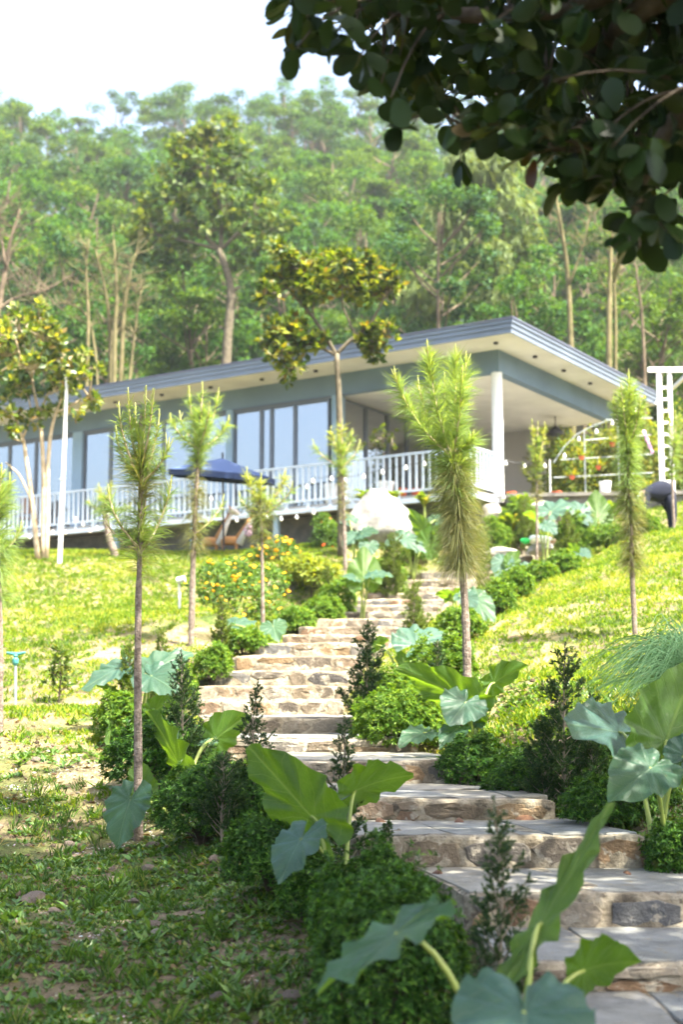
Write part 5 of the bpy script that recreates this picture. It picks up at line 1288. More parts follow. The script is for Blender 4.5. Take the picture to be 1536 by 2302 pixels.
# ================================================================== GARDEN OBJECTS
rock_white = varied('white_boulder_stone', [(.12, .115, .105), (.24, .235, .215), (.36, .35, .33)], 3.5, .9, 1.0, 7, .15)
V, F = rock_shape(7, .35, 4); bc = at(853, 1195, 27.6)
sx, sz = 80*27.6/FPX, 88*27.6/FPX; V = V*[sx*1.05, sx*.8, sz*1.15]; V[:, 2] = np.where(V[:, 2] < 0, V[:, 2]*.5, V[:, 2]); V[:, 0] *= 1 - .48*np.clip(V[:, 2]/sz, 0, 1)**1.2; V *= (1 + .05*noise1(V*9, 3))[:, None]
o = link('boulder', make_mesh('boulder', V, F, rock_white, None, True)); o.location = bc; tag(o, 'large white boulder in the planting below the deck', 'boulder')
for i, (px, py, d, w, h, lab) in enumerate([(1125, 1245, 27.0, 40, 16, 'flat pinkish rock beside the upper path'), (1215, 1235, 26.8, 38, 20, 'pale angular rock below the white and green sack'), (1300, 1185, 28.3, 32, 18, 'pale rock high on the upper path'), (1108, 1165, 29.5, 30, 36, 'grey foundation rock under the porch corner'), (1215, 1145, 30.3, 40, 26, 'cream rock in the terrace edge'), (1270, 1160, 29.6, 28, 20, 'small cream rock below the terrace edge')]):
    V, F = rock_shape(20+i, .35, 3); c0 = at(px, py, d); k = d/FPX; V = V*[w*k, w*k*.8, h*k]; o = link('rock', make_mesh('rock', V, F, peb_m if i in (3,) else rock_white)); o.location = c0; o.rotation_euler = (0, 0, i); tag(o, lab, 'rock')

green_p = plain('teal_plastic', (.05, .22, .20), .4, .4); white_pl = plain('white_plastic', (.78, .78, .76), .4, .4)
grey_pipe = plain('grey_pipe', (.26, .29, .30), .4, .4)
f0 = on_ground(34, 1588, 15.5); sp_ = empty('sprinkler', f0, 'garden sprinkler with teal head on a thin grey pipe', 'sprinkler'); top = at(34, 1490, 15.5)
part(sp_, 'pipe', *tube([f0 - [0, 0, .05], top], .016, 8), grey_pipe)
sph = part(sp_, 'head', *lathe([(.02, -.03), (.035, 0), (.035, .04), (.02, .06), (.03, .075), (.02, .10)], 12, top), green_p)
part(sph, 'arm', *tube([top + [-.10, 0, .11], top + [-.03, 0, .098], top + [.03, 0, .098], top + [.11, 0, .115]], [.014, .018, .018, .012], 8), green_p)
f0 = on_ground(404, 1362, 21); pl_ = empty('garden_light', f0, 'short white post with small lamp head beside the lantana', 'garden light'); top = at(403, 1306, 21)
part(pl_, 'post', *tube([f0 - [0, 0, .05], top], .022, 8), white_pl); part(pl_, 'lamp_head', *MB().add(*tube([top + [-.03, -.03, .0], top + [.09, -.05, .03]], .05, 10)).get(), white_pl)
f0 = on_ground(134, 1232, 26.5); o = link('white_pole', None); o.location = f0; top = at(150, 852, 26.5); tag(o, 'thin tall white pole standing at the crest of the lawn', 'pole')
part(o, 'shaft', *tube([f0 - [0, 0, .1], top], [.045, .035], 10), white_p); part(o, 'cap', *lathe([(.045, 0), (.05, .02), (.02, .06)], 10, top), white_p); part(o, 'bracket', *tube([f0*.55 + top*.45 + [-.06, -.05, 0], f0*.55 + top*.45 + [.06, -.05, 0]], .012, 6), grey_pipe)

# parasol
navy = plain('navy_canvas', (.02, .035, .09), .8, .2, 0, .1); pale_c = plain('parasol_canvas', (.055, .09, .19), .8, .2, 0, .06)
f0 = on_ground(503, 1248, 28.6); ap = at(500, 1030, 28.6); pa = empty('parasol', f0, 'open navy garden parasol below the deck railing', 'parasol')
part(pa, 'pole', *tube([f0 - [0, 0, .1], ap + [0, 0, .12]], .022, 8), black_m)
rimz = at(500, 1066, 28.6)[2]; rr_ = 1.14; rim = [ap*[1, 1, 0] + [math.cos(a)*rr_, math.sin(a)*rr_, rimz + .12*math.sin(a) - .10*math.cos(a)] for a in np.arange(8)*math.pi/4 + .3]
V = [ap]; F = []
for i in range(8):
    V += [rim[i], rim[i] - [0, 0, .13]]
for i in range(8):
    a, b_ = 1+2*i, 1+2*((i+1) % 8); F += [(0, a, b_)]
V2 = np.array(V); cano = part(pa, 'canopy', V2, F, pale_c)
V = np.array([ap - [0, 0, .03]] + [q - [0, 0, .02] for q in rim]); part(cano, 'lining', V, [(0, 1+(i+1) % 8, 1+i) for i in range(8)], navy)
part(cano, 'valance', V2, [(1+2*i, 2+2*i, 2+2*((i+1) % 8), 1+2*((i+1) % 8)) for i in range(8)], navy)
for i in range(8): part(cano, 'rib', *tube([ap - [0, 0, .05], rim[i] - [0, 0, .05]], .010, 5), black_m)

# pots on the deck with plants, fruit coloured pots, potted tree
terra = plain('terracotta', (.55, .13, .06), .7, .2); pot_w = plain('white_glazed_pot', (.82, .82, .80), .25, .5, 0, .02)
def pot(px, py, d, w, h, mat, label, taper=.78, z=None, name='plant_pot'):
    c0 = at(px, py, d); k = d/FPX; c0[2] = z if z is not None else c0[2]; rt = empty(name, c0, label, 'pot'); R0 = w*k/2; H = h*k
    bdy = part(rt, 'body', *lathe([(R0*taper*.9, 0), (R0*taper, .01), (R0*.95, H*.8), (R0, H*.82), (R0*1.03, H), (R0*.9, H), (R0*.86, H*.86), (.01, H*.84)], 18, c0), mat, None, False)
    part(bdy, 'soil', *lathe([(R0*.84, H*.855), (R0*.5, H*.87), (.01, H*.88)], 14, c0), MATS['soil'])
    return c0, H
def dk(px, t):
    s0 = s_of(px, t, Z_DECK); return hp(s0, t, Z_DECK)
p0 = dk(745, -1.0); pot(745, 1106, p0[1], 36, 46, pot_w, 'white glazed pot on the deck behind the paler pine', z=Z_DECK - .018)
p1_ = dk(866, -1.0); c1, H1 = pot(866, 1098, p1_[1], 44, 40, pot_w, 'white glazed pot holding the round potted tree on the deck', z=Z_DECK - .018)
p2_ = dk(905, -.85); pot(903, 1098, p2_[1], 26, 24, terra, 'red-orange pot behind the balusters beside the white pot', z=Z_DECK - .018)
p3_ = dk(938, -.85); pot(936, 1095, p3_[1], 24, 20, terra, 'red-orange pot behind the balusters near the shaggy pine', z=Z_DECK - .018)
ball_leaf = leafmat('potted_tree_leaf', [(.04, .08, .015), (.09, .14, .02), (.18, .20, .03)], trans=.4)
leafy_tree('potted_tree', 'small round-crowned tree growing in the white deck pot', p1_[1], (866, 1068), [([(866, 1070), (864, 1040), (861, 1000)], .03, .018), ([(861, 1010), (845, 990)], .015, .008), ([(861, 1010), (880, 988)], .015, .008)], [(860, 985, 30), (838, 998, 22), (882, 995, 24), (862, 970, 18), (850, 985, 22), (876, 980, 20)], ball_leaf, bark_grey, .10, 16, 33)
for o in bpy.data.objects:
    if o.name == 'potted_tree': o.location.z = o.location.z
strap_leaf = leafmat('strap_leaf', [(.06, .12, .015), (.13, .19, .02), (.35, .30, .03)], trans=.45)
def strap_plant(px, py, d, n, ln, label, seed, mat=strap_leaf, w=.05, name='strap_leaf_plant'):
    r = np.random.default_rng(seed); c0 = at(px, py, d); g = gz(c0[0], c0[1]); rt = empty(name, [c0[0], c0[1], min(c0[2], g + .6)], label, 'plant'); c0[2] = min(c0[2], g + .6); Vs, Fs = [], []; k0 = 0
    for i in range(n):
        az = r.uniform(0, 6.28); o = ln*r.uniform(.3, .75); h = ln*r.uniform(.5, 1.0); e = c0 + [math.cos(az)*o, math.sin(az)*o, h*.8]; m0 = c0 + [math.cos(az)*o*.3, math.sin(az)*o*.3, h*1.05]
        P = bez(c0, m0, e, 6); T = unit(np.gradient(P, axis=0)); sd = unit(np.cross(T, [math.sin(az)*.2, -math.cos(az)*.2, 1.0])); ww = w*np.array([.3, .7, 1, 1, .7, .05])[:, None]
        Vs.append(np.stack([P-sd*ww, P + np.array([0, 0, -.01]), P+sd*ww], 1).reshape(-1, 3)); Fs.append(np.array([(3*q, 3*q+1, 3*q+4, 3*q+3) for q in range(5)] + [(3*q+1, 3*q+2, 3*q+5, 3*q+4) for q in range(5)]) + k0); k0 += 18
    part(rt, 'foliage', np.concatenate(Vs), np.concatenate(Fs), mat)
    part(rt, 'stem', *tube([c0 - [0, 0, max(.05, c0[2]-g+.05)], c0 + [0, 0, .05]], .025, 6), stem_green)
for i, (px, py, d, n, ln, lab) in enumerate([(825, 1120, 28.6, 26, .45, 'yellow-green strap-leaved plant behind the peak of the boulder'), (885, 1112, 28.7, 22, .42, 'strap-leaved plant with yellow blades right behind the boulder'), (955, 1115, 28.8, 24, .45, 'yellow strap-leaved plant between the boulder and shaggy pine'), (1085, 1225, 27.6, 20, .5, 'yellow strap-leaved plant under the porch corner'),
                                          (1155, 1200, 27.8, 22, .5, 'green strap-leaved plant under the white column'), (1245, 1165, 28.6, 26, .45, 'green strap-leaved plant in front of the terrace rocks'), (1385, 1165, 28.4, 24, .45, 'strap-leaved plant below the terrace near the narrow pine'), (1185, 1150, 29.4, 26, .45, 'dark strap-leaved plant against the terrace rocks'), (700, 1275, 26.2, 20, .35, 'low strap-leaved plant at the end of the slate wall'), (1315, 1190, 27.2, 24, .4, 'low strap-leaved plant by the pale upper path rock')]):
    strap_plant(px, py, d, n, ln, lab, 200+i)

# terrace edge to the side of the porch, plant rack, pergola
terr_m = varied('terrace_concrete', [(.12, .115, .10), (.19, .18, .155)], 4, .85, .5, 20, .2)
ta = at(1130, 1113, 30.6); tz = Z_DECK - .03
tV = []; tpts = [(3.7, 30.75), (8.6, 30.2), (9.4, 36), (4.2, 36)]
V = np.array([(x, y, tz-.9) for x, y in tpts] + [(x, y, tz) for x, y in tpts]); o = link('terrace', make_mesh('terrace', V, BOXF, terr_m)); tag(o, 'concrete terrace slab beside the porch', None, None, 'structure')
V = np.array([(x, y, tz-.05) for x, y in [(3.68, 30.66), (8.62, 30.1), (8.62, 30.19), (3.68, 30.74)]] + [(x, y, tz+.03) for x, y in [(3.68, 30.66), (8.62, 30.1), (8.62, 30.19), (3.68, 30.74)]]); part(o, 'kerb', V, BOXF, terr_m)
c1, H1 = pot(1362, 1112, 30.8, 28, 32, pot_w, 'white glazed pot on the terrace edge beside the plant rack', z=tz + .003)
pot(1150, 1108, 31.2, 24, 14, terra, 'low red pot at the foot of the white column', z=tz + .003); pot(1252, 1108, 31.0, 26, 12, terra, 'low red pot on the terrace beside the rack', z=tz + .003)
RY = 32.2
rk = empty('plant_rack', [at(1316, 1110, RY)[0], RY, tz], 'grey pipe plant rack with rails on the terrace', 'plant rack')
def rz(py): return at(1316, py, RY)[2]
def rx(px): return at(px, 1050, RY)[0]
mbp = lambda pts, rad=.016: tube([np.array(p) for p in pts], rad, 8)
part(rk, 'post', *mbp([(rx(1316), RY, tz), (rx(1316), RY, rz(968))]), grey_pipe); part(rk, 'post', *mbp([(rx(1398), RY+.3, tz), (rx(1398), RY+.3, rz(945))]), grey_pipe); part(rk, 'post', *mbp([(rx(1240), RY+.2, tz), (rx(1240), RY+.2, rz(1030))]), white_p)
for a_, b_ in (((1245, 1074), (1475, 1058)), ((1262, 1034), (1475, 1016)), ((1316, 990), (1475, 972)), ((1365, 945), (1478, 934))):
    part(rk, 'rail', *mbp([(rx(a_[0]), RY-.02, rz(a_[1])), (rx(b_[0]), RY+.3, rz(b_[1]))], .012), grey_pipe)
part(rk, 'roof_pipe', *tube(np.array([(rx(1246), RY, rz(1040)), (rx(1270), RY, rz(1005)), (rx(1300), RY, rz(976)), (rx(1330), RY, rz(960)), (rx(1372), RY, rz(945))]), .013, 8), grey_pipe)
for i, (px, py, lab) in enumerate([(1287, 1074, 'red hanging pot on the lowest rail of the plant rack'), (1308, 1030, 'red hanging pot on the middle rail next to the rack post'), (1346, 1052, 'brown-red hanging pot between two rails of the rack'), (1462, 1100, 'dark red pot at the pergola end of the rack'), (1378, 1000, 'small red pot on the upper rail of the rack')]):
    c0 = at(px, py, RY-.08); rt = empty('hanging_pot', c0, lab, 'pot'); part(rt, 'body', *lathe([(.04, -.04), (.065, .03), (.075, .05), (.06, .05)], 12, c0), terra); part(rt, 'hook', *tube([c0 + [0, .02, .05], c0 + [0, .06, .2]], .005, 5), grey_pipe)
    Dk = rand_dirs(60, r); Dk[:, 2] = np.abs(Dk[:, 2]); V, F = scatter(*LEAF2, frames(Dk, rand_dirs(60, r)), c0 + Dk*.03 + [0, 0, .06], np.stack([np.full(60, .03), r.uniform(.1, .26, 60), np.full(60, .1)], 1)); part(rt, 'plant', V, F, strap_leaf)
hedge_leaf = leafmat('hedge_leaf', [(.04, .08, .015), (.08, .14, .022), (.16, .20, .03), (.22, .22, .04)], trans=.42)
for i, (px, py, d, hw, hh, lab) in enumerate([(1290, 1105, 33.4, 52, 120, 'bright leafy shrub behind the lower end of the plant rack'), (1370, 1105, 33.6, 55, 150, 'tall leafy shrub behind the middle of the plant rack'), (1440, 1105, 33.2, 55, 190, 'tall leafy shrub between the rack and the pergola'), (1525, 1100, 33.5, 55, 180, 'leafy shrub behind the pergola post'), (1250, 1085, 37.5, 60, 130, 'leafy shrub seen through the back of the porch')]):
    q = np.random.default_rng(300+i); c0 = at(px, py, d); k = d/FPX; g = min(c0[2], max(gz(c0[0], c0[1]), tz)); rt = empty('leafy_shrub', [c0[0], c0[1], g], lab, 'shrub'); H = at(px, py-hh, d)[2]-g; n = 2600
    D = unit(q.normal(size=(n, 3))); P = np.array([c0[0], c0[1], g + H*.5]) + D*(q.random((n, 1))**.33)*[hw*k, hw*k*.8, H*.52]*(1 + .25*noise1(D*3, i))[:, None]; L = q.uniform(.08, .17, n)
    V, F = scatter(*LEAF2, frames(unit(D*.4 + rand_dirs(n, q)*.8), D + [0, 0, .8]), P, np.stack([L*.45, L, L*.6], 1)); part(rt, 'foliage', V, F, hedge_leaf)
    part(rt, 'stem', *MB().add(*tube([(c0[0], c0[1], g-.05), (c0[0]+.05, c0[1], g+H*.7)], [.03, .01], 6)).add(*tube([(c0[0], c0[1], g), (c0[0]-.2, c0[1], g+H*.6)], [.02, .008], 6)).get(), bark_grey)
pink_m = plain('pink_orchid', (.75, .42, .66), .6, .2)
c0 = at(1455, 1000, 31.9); rt = empty('orchid_spray', c0, 'pink orchid flowers hanging beside the pergola post', 'flowers'); part(rt, 'stem', *tube([c0 + [-.1, .1, .3], c0 + [0, 0, .32], c0 + [.08, 0, .05], c0 + [.12, 0, -.25]], .006, 5), stem_green)
fme = make_mesh('flower', *lathe([(.2, -.3), (1, 0), (.9, .2), (.3, .35)], 8), pink_m)
for i in range(9):
    o = link('flower', fme, rt); o.location = (-.06 + i*.022, -.03, .30 - i*.06); o.scale = (.05, .05, .05); o.rotation_euler = (1.2, .3*i, i)
pg = empty('pergola', [at(1497, 1095, 30.2)[0], 30.2, tz], 'white timber pergola with ladder-like posts', 'pergola'); x0, x1 = at(1487, 1000, 30.2)[0], at(1509, 1000, 30.2)[0]; zt_ = at(1490, 838, 30.2)[2]; zb_ = min(tz, at(1497, 1092, 30.2)[2])
part(pg, 'post', *box(x0-.05, x0+.05, 30.15, 30.25, zb_-.3, zt_), white_p); part(pg, 'post', *box(x1-.02, x1+.06, 30.15, 30.25, zb_-.3, zt_), white_p)
n_ = 9
for i in range(n_): z = zb_ + .2 + (zt_-zb_-.3)*i/n_; part(pg, 'rung', *box(x0+.052, x1-.022, 30.17, 30.23, z, z+.05), white_p)
part(pg, 'beam', *box(x0-.25, x0+3.2, 30.12, 30.18, zt_+.003, zt_+.11), white_p)
for i in range(2, 5): xx = x0 - .4 + i*.6; part(pg, 'rafter', *box(xx, xx+.07, 29.9, 32.4, zt_+.113, zt_+.18), white_p)
part(pg, 'post', *box(x0+2.6, x0+2.7, 30.15, 30.25, zb_-.3, zt_), white_p)

# festoon lights
bulb_m = plain('bulb_glass', (.85, .85, .82), .25, .5, 0, .02)
Vs_, Fs_ = lathe([(.01, .05), (.018, .03), (.02, .015), (.036, -.01), (.04, -.035), (.03, -.06), (.008, -.07)], 10); bulb_me = make_mesh('bulb', Vs_, Fs_, bulb_m)
def festoon(label, pts, d0, d1):
    P = np.array([at(x, y, d0 + (d1-d0)*i/(len(pts)-1)) for i, (x, y) in enumerate(pts)]); rt = empty('festoon_lights', P[0], label, 'string lights')
    W = [P[0] + [0, 0, .06]]
    for i in range(1, len(P)): W += [(P[i-1]+P[i])/2 + [0, 0, .03], P[i] + [0, 0, .06]]
    part(rt, 'cable', *tube(np.array(W), .006, 5), black_m)
    for p in P:
        o = link('bulb', bulb_me, rt); o.location = p - P[0]; o.scale = (.95,)*3
festoon('string of round white bulbs under the deck near the white pole', [(66, 1206), (93, 1200), (118, 1196), (146, 1196), (170, 1166), (186, 1178), (202, 1192), (217, 1186), (243, 1156)], 35.5, 34.2)
festoon('string of round white bulbs under the deck between parasol and boulder', [(475, 1120), (500, 1140), (532, 1168), (566, 1162), (600, 1160), (632, 1165), (667, 1161), (705, 1151), (776, 1118)], 31.2, 29.2)
festoon('string of round white bulbs across the railing beside the white pots', [(690, 1093), (703, 1080), (745, 1075), (776, 1078), (818, 1070), (860, 1060), (913, 1050), (955, 1042), (1000, 1036), (1050, 1030)], 30.0, 29.2)
festoon('string of round white bulbs from the white column to the pergola', [(1138, 1040), (1180, 1047), (1226, 1046), (1270, 1023), (1302, 986), (1342, 969), (1378, 950), (1430, 922), (1478, 905)], 30.3, 30.0)

# plastic sack
sack_m = plain('white_sack', (.80, .82, .80), .45, .35); sack_g = plain('green_sack_end', (.03, .55, .12), .4, .4)
c0 = at(1212, 1214, 26.6); rt = empty('plastic_sack', c0, 'white plastic sack with bright green end lying on the rocks', 'sack')
V, F = rock_shape(9, .5, 3); V = V*[.24, .13, .10]; k_ = V[:, 0] < -.13; part(rt, 'body', V + c0, F, sack_m, None, True)
V2, F2 = rock_shape(10, .5, 2); part(rt, 'tied_end', V2*[.10, .07, .06] + c0 + [-.26, -.02, -.02], F2, sack_g, None, True)

# long-necked animal statues by the slate wall
tan_st = plain('tan_painted_statue', (.55, .26, .09), .6, .3); wht_st = plain('white_painted_statue', (.80, .76, .70), .6, .3); pink_st = plain('pink_flower_ball', (.78, .50, .66), .7, .2)
def statue(px, py, d, lean, label, headc, H=.78):
    f0 = on_ground(px, py, d); rt = empty('animal_statue', f0, label, 'statue'); nk = at(px, py-20, d); nk[2] = f0[2] + .27; hd = nk + [lean, -.02, H-.27]
    part(rt, 'body', *tube([f0 + [-.36, 0, .22], f0 + [-.28, 0, .25], f0 + [-.08, 0, .25], nk + [.02, 0, .0]], [.04, .10, .10, .09], 12), tan_st, None, True)
    part(rt, 'neck', *tube([nk + [-.05, 0, -.06], nk*.5 + hd*.5, hd], [.10, .075, .055], 12), tan_st, None, True)
    part(rt, 'chest', *tube([nk + [.02, -.06, -.10], nk*.5 + hd*.5 + [.03, -.045, 0], hd + [.02, -.03, -.02]], [.09, .055, .035], 10), wht_st, None, True)
    V, F = tube([hd + [-.05, 0, .03], hd + [.02, 0, .06], hd + [.12, -.01, .03], hd + [.19, -.02, -.02]], [.05, .085, .06, .03], 12); h = part(rt, 'head', V, F, headc, None, True)
    for sgn in (-1, 1): part(h, 'ear', *tube([hd + [0, sgn*.05, .10], hd + [-.04, sgn*.09, .19]], [.03, .006], 6), tan_st)
    for dx, dy in ((-.32, -.08), (-.32, .08), (-.04, -.08), (-.04, .08)): part(rt, 'leg', *tube([f0 + [dx, dy, .22], f0 + [dx, dy, .1], f0 + [dx, dy, -.04]], [.04, .025, .022], 8), tan_st)
statue(490, 1250, 29.8, .26, 'tan and white long-necked animal statue by the parasol pole', wht_st, .86); statue(535, 1250, 29.6, .30, 'slimmer long-necked animal statue with a pink flower ball', tan_st, .74)
hd = at(558, 1192, 29.5); o = link('flower_ball', None); o.location = hd; tag(o, 'ball of pink flowers on the slimmer animal statue', 'flowers')
Dk = rand_dirs(40, r); V, F = scatter(ICO_V, ICO_F, frames(Dk, rand_dirs(40, r)), hd + Dk*[.07, .07, .11], np.full(40, .04)); part(o, 'petals', V, F, pink_st)
# wooden chair on the deck
q0 = dk(60, -.7); wood = varied('chair_wood', [(.16, .08, .045), (.26, .14, .08)], 6, .5, .2, 30, .3); ch = empty('deck_chair', q0, 'brown wooden chair behind the railing at the far deck end', 'chair')
def cbox(a0, a1, b0, b1, z0, z1): return box(q0[0]+a0, q0[0]+a1, q0[1]+b0, q0[1]+b1, q0[2]-.02+z0, q0[2]-.02+z1)
part(ch, 'seat', *cbox(-.24, .24, -.22, .24, .42, .46), wood); part(ch, 'backrest', *cbox(-.24, .24, .2, .24, .6, 1.05), wood)
for a_ in (-.24, .19):
    part(ch, 'leg', *cbox(a_, a_+.05, -.22, -.17, 0, .418), wood); part(ch, 'leg', *cbox(a_, a_+.05, .245, .29, 0, 1.08), wood)

# bending person
skin_m = plain('skin', (.45, .28, .20), .6, .3); cloth_d = plain('dark_navy_clothes', (.012, .015, .03), .85, .2); hat_m = plain('pale_teal_hat', (.45, .62, .62), .8, .2)
def skin_body(name, verts, edges, rads, mats, parent, root=0):
    me = bpy.data.meshes.new(name); me.from_pydata([tuple(v) for v in verts], edges, []); o = bpy.data.objects.new(name, me); COL.objects.link(o)
    md = o.modifiers.new('s', 'SKIN'); 
    for sv, rd in zip(me.skin_vertices[0].data, rads): sv.radius = (rd, rd); sv.use_root = False
    me.skin_vertices[0].data[root].use_root = True
    sb = o.modifiers.new('d', 'SUBSURF'); sb.levels = 2; sb.render_levels = 2
    dg = bpy.context.evaluated_depsgraph_get(); ev = o.evaluated_get(dg); m2 = bpy.data.meshes.new_from_object(ev); bpy.data.objects.remove(o)
    m2.materials.clear()
    for mt in mats: m2.materials.append(mt)
    for p in m2.polygons: p.use_smooth = True
    o2 = link(name, m2, parent); return o2
f0 = on_ground(1504, 1200, 26.0); pe = empty('person', f0, 'person in dark clothes bending over plants on the upper lawn', 'person')
# local: x to the picture right; bending towards the planting (-x), feet at 0
J = [(.0, 0, .78), (-.14, 0, .90), (-.32, 0, .88), (-.46, 0, .78), (-.52, 0, .70), (-.60, -.01, .62),      # pelvis, back, chest, neck, head
     (.02, -.10, .74), (.07, -.12, .42), (.04, -.13, .09), (-.10, -.14, .035), (.02, .10, .74), (.10, .13, .42), (.09, .14, .09), (-.05, .15, .035),  # legs
     (-.42, -.17, .76), (-.46, -.22, .52), (-.56, -.20, .32), (-.62, -.19, .24), (-.42, .17, .76), (-.48, .2, .52), (-.58, .16, .32), (-.64, .14, .24)]
E = [(0, 1), (1, 2), (2, 3), (3, 4), (4, 5), (0, 6), (6, 7), (7, 8), (8, 9), (0, 10), (10, 11), (11, 12), (12, 13), (2, 14), (14, 15), (15, 16), (16, 17), (2, 18), (18, 19), (19, 20), (20, 21)]
RD = [.20, .20, .185, .075, .085, .075, .105, .068, .045, .04, .105, .068, .045, .04, .06, .042, .032, .026, .06, .042, .032, .026]
bd = skin_body('body', J, E, [q*1.3 for q in RD], [cloth_d, skin_m], pe)
for p in bd.data.polygons:
    c = p.center
    if c.x < -.47 and (c.z > .58 or c.z < .36): p.material_index = 1
V, F = lathe([(.16, -.01), (.155, .0), (.10, .02), (.095, .07), (.06, .11), (.01, .12)], 16); Rm = np.array(Matrix.Rotation(R(-62), 3, 'Y')); part(pe, 'hat', V @ Rm.T + f0 + [-.60, -.01, .68], F, hat_m, None, True)
for sy in (.135, -.195):        # fingers of both hands
    for q in range(5):
        b0 = f0 + [-.615 + .006*q, sy + (q-2)*.016, .245]; e0 = b0 + [-.05 - .01*(2-abs(q-2)), (q-2)*.006, -.06]; part(pe, 'finger', *tube([b0, (b0+e0)/2 + [-.012, 0, .006], e0], [.009, .008, .006], 6), skin_m)

# ================================================================== FOREST
def fleaf(name, cols, trans=.35): return leafmat(name, cols, trans=trans, rough=.55, spec=.1, big=.35)
FM = [fleaf('forest_leaf_green', [(.011, .046, .010), (.030, .095, .016), (.072, .165, .026)]), fleaf('forest_leaf_olive', [(.017, .050, .007), (.048, .108, .013), (.112, .178, .024)]), fleaf('forest_leaf_blue', [(.010, .038, .016), (.024, .074, .025), (.056, .128, .036)])]
bark_f = varied('forest_bark', [(.06, .045, .03), (.11, .085, .055), (.17, .135, .09)], 3, .9, .3, 20, .15)
def make_forest_tree(seed):
    r = np.random.default_rng(seed); root = empty('forest_tree', (0, 0, 0)); H = 1.0
    P = np.array([(0, 0, -.06), (r.normal()*.008, r.normal()*.008, .3), (r.normal()*.02, r.normal()*.02, .6), (r.normal()*.02, r.normal()*.02, .93)]); tt = np.linspace(0, 1, 9); P = np.stack([np.interp(tt, np.linspace(0, 1, 4), P[:, i]) for i in range(3)], 1)
    mb = MB(); mb.add(*tube(P, np.linspace(.0105, .003, 9), 7)); nc = r.integers(24, 34); cl = []
    for i in range(nc):
        z = r.uniform(.50, 1.0) if i > 4 else r.uniform(.42, .55); w = .165*math.sin(math.pi*min(1, max(.06, (1.04-z)/.60)))**.7 + .02; a = r.uniform(0, 6.28); q = w*math.sqrt(r.uniform(.15, 1)); c = np.array([math.cos(a)*q, math.sin(a)*q, z]); cl.append(c)
        b0 = np.array([0, 0, max(.3, z-.12)]); mb.add(*tube([b0, (b0+c)/2 + [0, 0, -.01], c], [.0035, .0025, .001], 4))
    mb.build(root, 'trunk', bark_f); cl = np.array(cl); n = 165; R_ = r.uniform(.030, .058, len(cl)); D = unit(r.normal(size=(len(cl)*n, 3))); D[:, 2] = np.where(r.random(len(D)) < .6, np.abs(D[:, 2]), D[:, 2])
    Pc = np.repeat(cl, n, 0) + D*(r.random((len(D), 1))**.4)*np.repeat(R_, n)[:, None]*[1.15, 1.15, .8]; L = r.uniform(.010, .021, len(D))
    V, F = scatter(*LEAF2, frames(unit(D*.35 + unit(r.normal(size=D.shape))*.8 + [0, 0, -.15]), D + [0, 0, .9]), Pc, np.stack([L*.6, L, L*.5], 1)); part(root, 'crown', V, F, FM[seed % 3])
    return root
FT = Proto(make_forest_tree, [400, 401, 402, 403, 404, 405, 406]); r = np.random.default_rng(500); cnt = 0
yy = 50.0
while yy < 146:
    half = .27*yy + 3; gap_ = 3.5 + (yy-50)*.028; xx = -half + r.uniform(0, gap_)
    while xx < half:
        x_, y_ = xx + r.normal()*.8, yy + r.normal()*1.2
        front = yy < 56
        if not (front and r.random() < .25):
            H = r.uniform(11.5, 15.5) if yy > 58 else r.uniform(9, 14); W = r.uniform(.8, 1.15)*(1.25 if yy > 75 else 1.0)
            o = FT.take(cnt); o.location = (x_, y_, gz(x_, y_)); o.scale = (H*W, H*W, H); o.rotation_euler = (r.normal()*.03, r.normal()*.03, r.uniform(0, 6.28)); cnt += 1
            kind_ = ('blue-green', 'green', 'olive')[(400 + cnt - 1) % 7 % 3]; tag(o, 'slender %s tree %s' % (('green', 'olive', 'blue-green')[(400 + (cnt-1) % 7) % 3], 'in the front row of the forest behind the house' if yy < 62 else ('in the forest halfway up the hillside' if yy < 100 else 'in the forest near the hilltop')), 'tree', 'forest trees on the hillside')
        xx += gap_*r.uniform(.75, 1.25)
    yy += 3.9 + (yy-50)*.03
# far ridge, one mass
N = 190; x = r.uniform(-95, 110, N); y = r.uniform(158, 285, N); n = 150
D = unit(r.normal(size=(N*n, 3))); Hh = r.uniform(9, 14, N); base = np.stack([x, y, ground_z(x, y) + Hh*.62], -1); Pc = np.repeat(base, n, 0) + D*(r.random((N*n, 1))**.4)*np.repeat(Hh, n)[:, None]*[.30, .30, .38]*(1 + .3*noise1(D*3, 5))[:, None]; L = r.uniform(.5, 1.0, N*n)
V, F = scatter(*LEAF2, frames(unit(D*.4 + rand_dirs(N*n, r)), D + [0, 0, .8]), Pc, np.stack([L*.8, L, L*.6], 1)); o = link('distant_forest', make_mesh('distant_forest', V, F, FM[2])); tag(o, 'hazy blue-green forest on the far ridge', 'forest', None, 'stuff')
